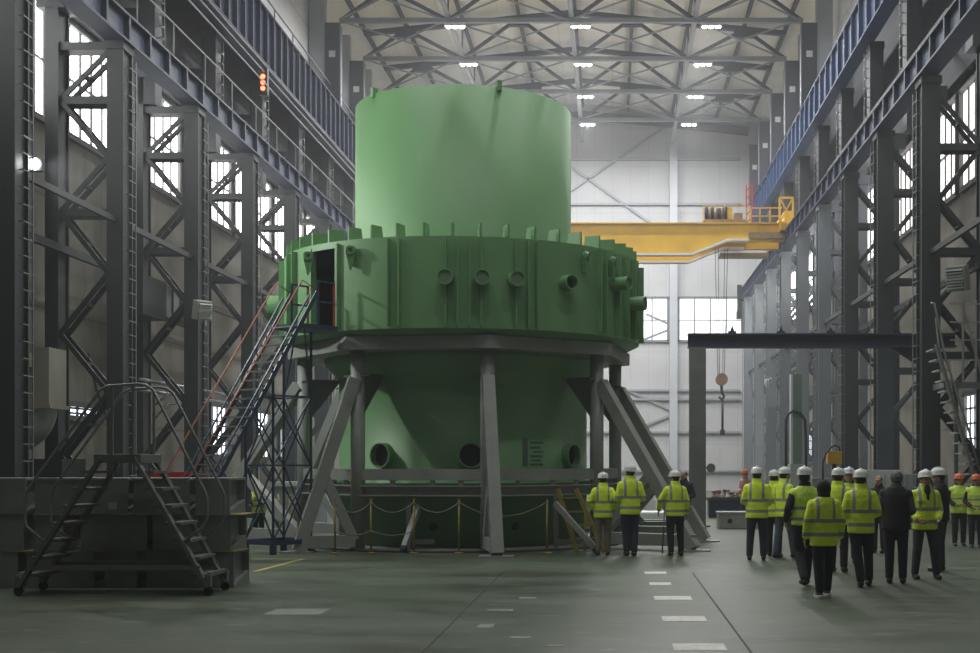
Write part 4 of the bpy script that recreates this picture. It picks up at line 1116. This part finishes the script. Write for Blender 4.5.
xa, xb = P(268, 0, 36).x, P(330, 0, 36).x; zt = P(0, 482, 36).z
MB().box(xa, xb, 36, 36.8, zt-.12, zt).build('top', M['tarp'], t); MB().box(xa+.1, xb-.1, 36.1, 36.7, 0, zt-.12).build('body', M['steel_lt'], t)
for i, px in enumerate((262, 278, 290)):
    Y = 33.5; x = P(px, 0, Y).x
    t = thing('barrier_post', (x, Y, 0), 'yellow barrier post seen through the blue stair tower, %s from the left' % ORD[i], 'post', 'yellow posts behind the stair')
    MB().tube((x, Y, 0), (x, Y, 1.1), .028, 10).build('tube', M['yellow_lt'], t); MB().lathe((x, Y), [(0, 0), (.12, 0), (.12, .02), (0, .02)], 16).build('foot_disc', M['yellow_lt'], t)

# ---------------------------------------------------------------- floor marks
def mark(px0, px1, py, dy, m_, skew=0, label=None):
    Y = GY(py); x0, x1 = (px0-VX)*Y/F, (px1-VX)*Y/F; Y0 = GY(py+dy/2); Y1 = GY(py-dy/2)
    o = MB().prism([(x0, Y0, 0), (x1, Y0, 0), (x1+skew, Y1, 0), (x0+skew, Y1, 0)], (0, 0, .003)).build('floor_marking', M[m_])
    struct(o, label, 'floor marking')
for i, (a, b, y, d) in enumerate(((644.6, 666.5, 572.8, 2.2), (649.5, 671, 583.8, 2.6), (654, 691.5, 598, 3.8), (662, 706, 618.8, 5.2), (673, 725.5, 647, 7))):
    mark(a, b, y, d, 'paint_white', 0, 'white painted floor dash, %s from the casing' % ORD[i])
for i, (a, b, y, d) in enumerate(((519, 536, 598, 1.6), (488, 513, 610, 1.8), (478, 494, 626, 4), (511, 531, 637.5, 2.2), (547, 565, 645.5, 2), (591, 601, 590, 1.6), (270, 325, 612, 6))):
    mark(a, b, y, d, 'paint_worn', 0, 'worn pale paint mark on the floor, %s of the scattered marks' % ORD[i])
def line(p, q, w, m_, label):
    a, b = G(*p), G(*q); a.z = b.z = .0015
    struct(MB().bar(a, b, w, .003).build('floor_marking', M[m_]), label, 'floor marking')
line((255, 571.5), (303, 559), .10, 'paint_yellow', 'slanting yellow floor line beside the grey blocks')
line((252, 559), (298, 559), .08, 'paint_yellow', 'short yellow floor line running along the foot of the stand')
for x, lab in ((1.395, 'dark floor joint running past the white dashes'), (-1.9, 'faint dark floor joint left of the white dashes')):
    struct(MB().box(x-.011, x+.011, 12, 22.5, 0, .002).build('floor_marking', M['seam']), lab, 'floor marking')

# ---------------------------------------------------------------- people
TMP = bpy.data.scenes.new('work')
def remesh(mb, voxel, smooth, name):
    me = bpy.data.meshes.new(name); mb.bm.normal_update(); mb.bm.to_mesh(me); mb.bm.free()
    o = bpy.data.objects.new(name, me); TMP.collection.objects.link(o)
    r = o.modifiers.new('r', 'REMESH'); r.mode = 'VOXEL'; r.voxel_size = voxel
    if smooth:
        s = o.modifiers.new('s', 'SMOOTH'); s.factor = .5; s.iterations = smooth
    with bpy.context.temp_override(scene=TMP, view_layer=TMP.view_layers[0]):
        dg = bpy.context.evaluated_depsgraph_get()
    dg.update()
    out = bpy.data.meshes.new_from_object(o.evaluated_get(dg))
    bpy.data.objects.remove(o); bpy.data.meshes.remove(me)
    for p in out.polygons: p.use_smooth = True
    return out
def child(name, me, m, parent):
    me.name = name; me.materials.clear(); me.materials.append(m)
    o = bpy.data.objects.new(name, me); COL.objects.link(o); o.parent = parent; ORG[o.name] = Vector((0, 0, 0)); return o
def loft(mb, rings, n=20):                            # closed stack of ellipses (x, y, z, rx, ry)
    prev = None
    for (x, y, z, rx, ry) in rings:
        ring = [mb.bm.verts.new((x + rx*math.cos(2*math.pi*k/n), y + ry*math.sin(2*math.pi*k/n), z)) for k in range(n)]
        if prev:
            for k in range(n): mb.bm.faces.new((prev[k], prev[(k+1) % n], ring[(k+1) % n], ring[k]))
        else: mb.bm.faces.new(ring[::-1])
        prev = ring
    mb.bm.faces.new(prev)

def person(label, px, foot, hgt, yaw, top='jacket', legs='dark_cloth', hat='helmet', shoe='shoe', hem=.80, pose=None, head=(0, 0), sleeve=None, wide=1.0):
    """stands on the floor where its feet show at (px, foot); yaw 0 = back to the viewer, 180 = facing the viewer"""
    pose = pose or {}
    g = G(px, foot)
    t = thing('person', g, label, 'person', 'people in the hall')
    t.rotation_euler = (0, 0, R(yaw)); s = hgt/1.80; t.scale = (s, s, s)
    ORG[t.name] = Vector((0, 0, 0))
    # joints, local: +Y is where the person faces
    ank = {k: Vector(pose.get('ank'+k, (sx*.10, 0, .085))) for k, sx in (('L', -1), ('R', 1))}
    kne = {k: Vector(pose.get('kne'+k, ((ank[k].x + sx*.10)/2, ank[k].y*.5+.02, .50))) for k, sx in (('L', -1), ('R', 1))}
    hip = {k: Vector((sx*.095, 0, .92)) for k, sx in (('L', -1), ('R', 1))}
    sho = {k: Vector((sx*.170*wide, -.005, 1.362)) for k, sx in (('L', -1), ('R', 1))}
    elb = {k: Vector(pose.get('elb'+k, (sx*.255, -.03, 1.11))) for k, sx in (('L', -1), ('R', 1))}
    wri = {k: Vector(pose.get('wri'+k, (sx*.265, .06, .87))) for k, sx in (('L', -1), ('R', 1))}
    hy, hp = head; hc = Vector((0, .028, 1.583)); HM = Matrix.Translation(hc) @ Matrix.Rotation(R(hy), 4, 'Z') @ Matrix.Rotation(R(hp), 4, 'X')
    hx = lambda v: HM @ Vector(v)
    # ---- body: one continuous figure (head, neck, trunk, limbs, hands with fingers)
    b = MB()
    loft(b, [(0, 0, .84, .13, .09), (0, 0, .95, .145, .095), (0, 0, 1.1, .13, .09), (0, 0, 1.3, .155, .10), (0, -.005, 1.42, .145, .085), (0, -.005, 1.47, .07, .06)])
    b.cap((0, -.005, 1.40), (0, .01, 1.55), .062, .056)
    hv = lambda c, r: (b.ell((0, 0, 0), r, 18, 12), None)
    def hell(c, r):
        mtx = HM @ Matrix.Translation(Vector(c)) @ Matrix.Diagonal((*r, 1))
        bmesh.ops.create_uvsphere(b.bm, u_segments=18, v_segments=12, radius=1, matrix=mtx)
    hell((0, -.01, .035), (.076, .094, .088)); hell((0, .018, -.035), (.062, .074, .082)); hell((0, .055, -.085), (.032, .03, .026))
    hell((0, .098, -.015), (.013, .022, .025)); hell((0, .088, .018), (.010, .016, .03)); hell((0, .080, -.058), (.026, .016, .012))
    for sx in (-1, 1):
        hell((sx*.077, -.005, -.008), (.012, .022, .033)); hell((sx*.032, .082, .032), (.028, .014, .010)); hell((sx*.042, .062, -.03), (.022, .022, .026))
    for k, sx in (('L', -1), ('R', 1)):
        b.cap(sho[k], elb[k], .048, .038); b.cap(elb[k], wri[k], .038, .026)
        b.cap(hip[k], kne[k], .078, .052); b.cap(kne[k], ank[k], .052, .034)
        b.cap(ank[k] - Vector((0, .02, .03)), ank[k] + Vector((0, .13, -.045)), .032, .026)
        d = (wri[k] - elb[k]).normalized()
        fw = Vector((0, 1, 0)) - d*d.y
        fw.normalize(); nrm = d.cross(fw).normalized()                   # nrm: across the palm's thickness
        if nrm.x*sx > 0: nrm = -nrm                                      # palm looks towards the body
        pc = wri[k] + d*.05
        mt = Matrix.Translation(pc) @ Matrix((fw, nrm, d)).transposed().to_4x4() @ Matrix.Diagonal((.042, .017, .055, 1))
        bmesh.ops.create_uvsphere(b.bm, u_segments=14, v_segments=10, radius=1, matrix=mt)
        for q, ln in zip((-.030, -.010, .010, .030), (.055, .068, .074, .064)):
            p0 = pc + d*.035 + fw*q; p1 = p0 + d*ln*.55 + nrm*.010; p2 = p1 + d*ln*.42 + nrm*.028
            b.cap(p0, p1, .0105, .0098, 8); b.cap(p1, p2, .0098, .0085, 8)
        p0 = pc - d*.015 + fw*.034; p1 = p0 + d*.035 + fw*.024 + nrm*.012; p2 = p1 + d*.03 + nrm*.010
        b.cap(p0, p1, .013, .0105, 8); b.cap(p1, p2, .0105, .009, 8)
    me = remesh(b, .0085, 3, 'body'); body = child('body', me, M['skin'], t)
    # eyes, mouth
    for sx in (-1, 1):
        e = MB(); e.ell(hx((sx*.031, .082, .012)), (.0105, .009, .007), 12, 8); child('eye', _me(e), M['eye'], t)
    e = MB(); e.ell(hx((0, .094, -.060)), (.021, .008, .0065), 12, 8); child('mouth', _me(e), M['lip'], t)
    # hair
    h = MB()
    for c, r in (((0, -.024, .03), (.083, .091, .092)), ((0, -.042, -.01), (.070, .056, .055))):
        mtx = HM @ Matrix.Translation(Vector(c)) @ Matrix.Diagonal((*r, 1)); bmesh.ops.create_uvsphere(h.bm, u_segments=18, v_segments=12, radius=1, matrix=mtx)
    if hat != 'hood': child('hair', remesh(h, .010, 2, 'hair'), M['hair'], t)
    else: h.bm.free()
    # headgear
    if hat in ('helmet', 'helmet_bl', 'helmet_or'):
        k = MB(); prof = [(.128, .052), (.130, .058), (.122, .066), (.121, .094), (.110, .132), (.081, .160), (.038, .173), (0, .176)]
        nn = 32; prev = None
        for r, z in prof:
            ring = []
            for i in range(nn):
                a = 2*math.pi*i/nn; yy = math.cos(a); brim = (1 + .34*max(0, yy)**3) if z < .065 else 1
                ring.append(k.bm.verts.new(hx((r*.93*math.sin(a), r*1.08*yy*brim - .005, z)))) if r > 0 else None
            if r == 0:
                tip = k.bm.verts.new(hx((0, -.005, z)))
                for i in range(nn): f = k.bm.faces.new((prev[i], prev[(i+1) % nn], tip)); f.smooth = True
            elif prev:
                for i in range(nn): f = k.bm.faces.new((prev[i], prev[(i+1) % nn], ring[(i+1) % nn], ring[i])); f.smooth = True
            else: k.bm.faces.new(ring)
            prev = ring
        hm = child('helmet', _me(k), M[hat], t)
        k = MB()
        k.path([hx((0, .125*math.sin(a), .070 + .112*math.cos(a))) for a in [R(x) for x in range(-75, 76, 15)]], .013, 8)
        child('helmet_ridge', _me(k), M[hat], hm)
    elif hat == 'cap':
        k = MB()
        mtx = HM @ Matrix.Translation(Vector((0, -.008, .045))) @ Matrix.Diagonal((.098, .116, .105, 1)); bmesh.ops.create_uvsphere(k.bm, u_segments=20, v_segments=14, radius=1, matrix=mtx)
        mtx = HM @ Matrix.Translation(Vector((0, .10, .055))) @ Matrix.Diagonal((.075, .09, .012, 1)); bmesh.ops.create_uvsphere(k.bm, u_segments=20, v_segments=14, radius=1, matrix=mtx)
        child('cap', remesh(k, .010, 1, 'cap'), M['cap'], t)
    elif hat == 'hood':
        k = MB()
        for c, r in (((0, -.02, .02), (.108, .118, .125)), ((0, -.03, -.08), (.095, .10, .09)), ((0, -.02, -.14), (.118, .105, .06))):
            mtx = HM @ Matrix.Translation(Vector(c)) @ Matrix.Diagonal((*r, 1)); bmesh.ops.create_uvsphere(k.bm, u_segments=20, v_segments=14, radius=1, matrix=mtx)
        child('hood', remesh(k, .012, 3, 'hood'), M['dark_cloth'], t)
    # ---- trousers
    k = MB()
    loft(k, [(0, 0, .80, .155, .12), (0, 0, .90, .175, .13), (0, 0, 1.02, .165, .12)])
    for q in ('L', 'R'):
        k.cap(hip[q] - Vector((0, 0, .04)), kne[q], .105, .078); k.cap(kne[q], ank[q] + Vector((0, 0, .03)), .078, .064)
    child('trousers', remesh(k, .016, 3, 'trousers'), M[legs], t)
    # ---- shoes
    for q in ('L', 'R'):
        a = ank[q]; k = MB(); tip = pose.get('toe'+q, (0, 1, 0)); tip = Vector(tip).normalized()
        k.cap(a + Vector((0, 0, -.01)), a + Vector((0, 0, -.035)) - tip*.03, .05, .045); k.cap(a - Vector((0, 0, .04)), a + tip*.15 - Vector((0, 0, .045)), .045, .038)
        k.ell(a + tip*.10 - Vector((0, 0, .05)), (.048, .06, .034), 14, 8)
        sh = child('shoe', remesh(k, .012, 2, 'shoe'), M[shoe if shoe != 'sole' else 'shoe'], t)
        if shoe == 'sole':
            k = MB(); k.cap(a - Vector((0, 0, .068)) - tip*.04, a + tip*.17 - Vector((0, 0, .060)), .05, .045); child('sole', _me(k), M['sole'], sh)
    # ---- upper clothes
    def torso(k, g_=0.0, hem_=hem, collar=True):
        w = wide
        rings = [(0, 0, hem_, .205*w+g_, .150+g_), (0, 0, hem_+.14, .20*w+g_, .15+g_), (0, 0, 1.10, .195*w+g_, .145+g_), (0, .0, 1.26, .212*w+g_, .152+g_), (0, -.005, 1.36, .195*w+g_, .138+g_), (0, -.005, 1.42, .160*w+g_, .120+g_), (0, -.005, 1.475, .11*w+g_, .10+g_)]
        if collar: rings += [(0, .0, 1.50, .102+g_, .098+g_), (0, .005, 1.538, .098+g_, .102+g_)]
        loft(k, rings, 24)
    def sleeves(k, r0=.078, r1=.066, r2=.056):
        for q in ('L', 'R'):
            k.cap(sho[q], elb[q], r0, r1); k.cap(elb[q], wri[q] - (wri[q]-elb[q]).normalized()*.035, r1, r2)
    if top == 'jacket':
        k = MB(); torso(k, collar=(hat != 'hood')); sleeves(k); child('jacket', remesh(k, .016, 3, 'jacket'), M['hivis'], t)
    else:
        k = MB(); torso(k, -.016, max(hem, .92)); sleeves(k, .072, .058, .048); child('sweater', remesh(k, .016, 3, 'sweater'), M[sleeve or 'dark_cloth'], t)
        if top in ('vest', 'darkvest'):
            k = MB(); torso(k, .006, hem, False)
            for q in ('L', 'R'): k.ell(sho[q] + Vector((0, 0, .0)), (.075, .09, .08))
            v = child('vest', remesh(k, .016, 3, 'vest'), M['hivis_vest' if top == 'vest' else 'dark_cloth'], t)
    return t
def _me(mb):
    me = bpy.data.meshes.new('m'); bmesh.ops.recalc_face_normals(mb.bm, faces=mb.bm.faces); mb.bm.to_mesh(me); mb.bm.free()
    for p in me.polygons: p.use_smooth = True
    return me

pockets = dict(elbL=(-.295, -.06, 1.12), elbR=(.295, -.06, 1.12), wriL=(-.215, .10, .95), wriR=(.215, .10, .95))
front = dict(elbL=(-.25, -.03, 1.11), elbR=(.25, -.03, 1.11), wriL=(-.13, .21, 1.03), wriR=(.13, .21, 1.03))
stride = dict(ankR=(.10, .27, .085), kneR=(.10, .17, .50), ankL=(-.10, -.30, .13), kneL=(-.10, -.02, .50), elbL=(-.27, -.06, 1.14), wriL=(-.25, .14, .95), elbR=(.27, -.06, 1.14), wriR=(.27, .10, .90))
hold = dict(elbL=(-.30, .03, 1.15), wriL=(-.30, .16, .93))
person('man in yellow jacket, khaki trousers and white helmet, hands in pockets beside yellow ladder', 603, 555.3, 1.75, 2, legs='khaki', pose=pockets)
person('tall man in yellow jacket and white helmet, right of the man in khaki trousers', 630, 556, 1.92, 12, legs='navy_cloth', pose=dict(front, ankL=(-.06, .02, .085), ankR=(.08, -.03, .085)), head=(20, 8))
pc_ = person('man in yellow jacket and white helmet before the right raking struts, holding a thin cane', 675, 556, 1.79, 14, legs='dark_cloth', pose=dict(hold, ankR=(.15, .06, .085), ankL=(-.09, -.02, .085)), head=(35, 0), hem=.82)
c = G(662, 555)
tag(MB().tube((c.x, c.y-.1, .03), (c.x+.05, c.y-.05, .93), .014, 8).build('walking_cane', M['stand_dk']), 'thin dark cane held by the man right of the raking strut', 'cane', None, 'thing')
person('broad man in yellow jacket and white helmet, back turned, leftmost of the large group', 757, 560.5, 1.87, -8, legs='navy_cloth', pose=dict(front, ankL=(-.14, 0, .085), ankR=(.12, .02, .085)), wide=1.06)
person('person in yellow jacket mostly hidden between the broad man and man in blue jeans', 774, 556, 1.80, -20, pose=front)
person('man in a yellow jacket, blue jeans and white helmet, turned to the side', 784, 558, 1.86, -55, legs='jeans', pose=dict(front, ankL=(-.10, -.13, .085), ankR=(.10, .16, .085)), head=(-10, 0))
person('man walking away in a yellow vest over black sleeves and a white helmet', 805, 586.5, 1.89, 8, top='vest', legs='dark_cloth', pose=stride, head=(-15, 0), hem=.90)
person('woman in a black hood, long yellow jacket and white-soled shoes, nearest to the viewer', 824, 597.5, 1.735, 6, hat='hood', legs='dark_cloth', shoe='sole', hem=.76, pose=dict(ankL=(-.09, -.10, .085), ankR=(.09, .16, .085)), wide=1.05)
person('person in a yellow jacket and white helmet standing just behind the hooded woman', 838, 572, 1.86, -25, pose=front)
person('man in a pale blue helmet and yellow vest facing the viewer, between two backs', 849, 563, 1.86, 170, top='vest', hat='helmet_bl', pose=dict(ankL=(-.1, 0, .085)), head=(10, 5))
person('man in yellow jacket, white helmet and black trousers, back turned, right of the hooded woman', 861, 586.5, 1.85, -4, legs='dark_cloth', pose=dict(front, ankL=(-.02, -.14, .085), ankR=(.13, .10, .085)), head=(-12, 0))
person('man in a black vest over grey sleeves and a patterned cap, back turned', 896, 583.5, 1.86, -18, top='darkvest', sleeve='grey_cloth', hat='cap', pose=dict(front, elbL=(-.28, -.04, 1.13)), head=(25, 10), hem=.82, wide=1.08)
person('man in an open yellow jacket, dark jeans and white helmet, facing the viewer', 925, 579, 1.83, 186, legs='jeans_dk', pose=dict(wriL=(-.16, .18, .97), wriR=(.17, .18, .97), ankR=(.16, -.02, .085), ankL=(-.17, .06, .085)), head=(8, 6))
person('man in dark vest with grey sleeves and white helmet, turned towards the yellow-jacketed man', 940, 571.5, 1.86, 62, top='darkvest', sleeve='grey_cloth', legs='jeans_dk', pose=dict(front), head=(20, 0), hem=.86)
person('worker in orange helmet and yellow vest facing the viewer, nearer the man in dark vest', 959, 546, 1.70, 176, top='vest', hat='helmet_or', legs='dark_cloth', pose=dict(wriL=(-.12, .20, 1.0), wriR=(.12, .20, 1.0)))
person('worker in an orange helmet and yellow vest at the right edge of the group', 976, 548, 1.69, 170, top='vest', hat='helmet_or', legs='dark_cloth', pose=dict(wriL=(-.12, .20, .98), wriR=(.12, .20, .98)))
person('man in dark blue work clothes standing behind the man with the cane', 684, 541, 1.80, 150, top='plain', sleeve='navy_cloth', hat='none', legs='navy_cloth', pose=front)
person('worker in a yellow vest seen through the blue stair tower', 259, 541, 1.55, 160, top='vest', hat='none', legs='dark_cloth', pose=front)
person('distant worker in an orange helmet beside the dark bench', 745.5, 524, 1.74, 130, top='plain', sleeve='scrap_r', hat='helmet_or', legs='navy_cloth', pose=front)
person('person in dark clothes half hidden behind the row of helmets', 879, 553, 1.72, 150, top='plain', sleeve='dark_cloth', hat='none', legs='dark_cloth', pose=front)

open_ = [o for o in COL.objects if o.type == 'EMPTY' and o.get('label', '').startswith('man in an open yellow jacket')][0]
k = MB(); k.ell((0, .10, 1.43), (.055, .055, .10)); k.ell((0, .125, 1.33), (.03, .035, .10)); child('shirt_front', remesh(k, .012, 2, 'shirt_front'), M['dark_cloth'], open_)
bpy.data.scenes.remove(TMP)

# ---------------------------------------------------------------- light
def spot(loc, tgt, power, name, angle=100, size=.12, col=(1, 1, 1)):
    l = bpy.data.lights.new(name, 'SPOT'); l.energy = power; l.spot_size = R(angle); l.spot_blend = .5; l.shadow_soft_size = size; l.color = col
    o = bpy.data.objects.new(name, l); COL.objects.link(o); o.location = loc
    o.rotation_euler = (Vector(tgt) - Vector(loc)).to_track_quat('-Z', 'Y').to_euler(); return o
spot(fp + Vector((.30, -.10, 0)), (-5.5, 28, 5), 900, 'floodlight_beam', 120, .12, (.97, 1, .98))

w = bpy.data.worlds.new('World'); S.world = w; w.use_nodes = True
w.node_tree.nodes['Background'].inputs[0].default_value = (.7, .8, .9, 1); w.node_tree.nodes['Background'].inputs[1].default_value = .3
HAZE = .0018
if HAZE > 0:
    vs = w.node_tree.nodes.new('ShaderNodeVolumeScatter'); vs.inputs['Density'].default_value = HAZE; vs.inputs['Color'].default_value = (.93, .96, 1, 1); vs.inputs['Anisotropy'].default_value = .2
    w.node_tree.links.new(vs.outputs[0], w.node_tree.nodes['World Output'].inputs['Volume'])

# ---------------------------------------------------------------- camera
cd = bpy.data.cameras.new('Camera'); cam = bpy.data.objects.new('Camera', cd); COL.objects.link(cam)
cam.location = (0, 0, H); cam.rotation_euler = (R(90), 0, 0)
cd.sensor_width = 36; cd.sensor_fit = 'HORIZONTAL'; cd.lens = 36*F/980
cd.shift_x = -(VX-490)/980; cd.shift_y = (VY-326.5)/980
cd.clip_end = 300; cd.clip_start = .05
S.camera = cam
S.view_settings.view_transform = 'Standard'; S.view_settings.look = 'None'; S.view_settings.gamma = 1; S.view_settings.use_curve_mapping = False
S.view_settings.exposure = 0.35
S.cycles.use_denoising = True
S.cycles.max_bounces = 8; S.cycles.diffuse_bounces = 5; S.cycles.sample_clamp_indirect = 6
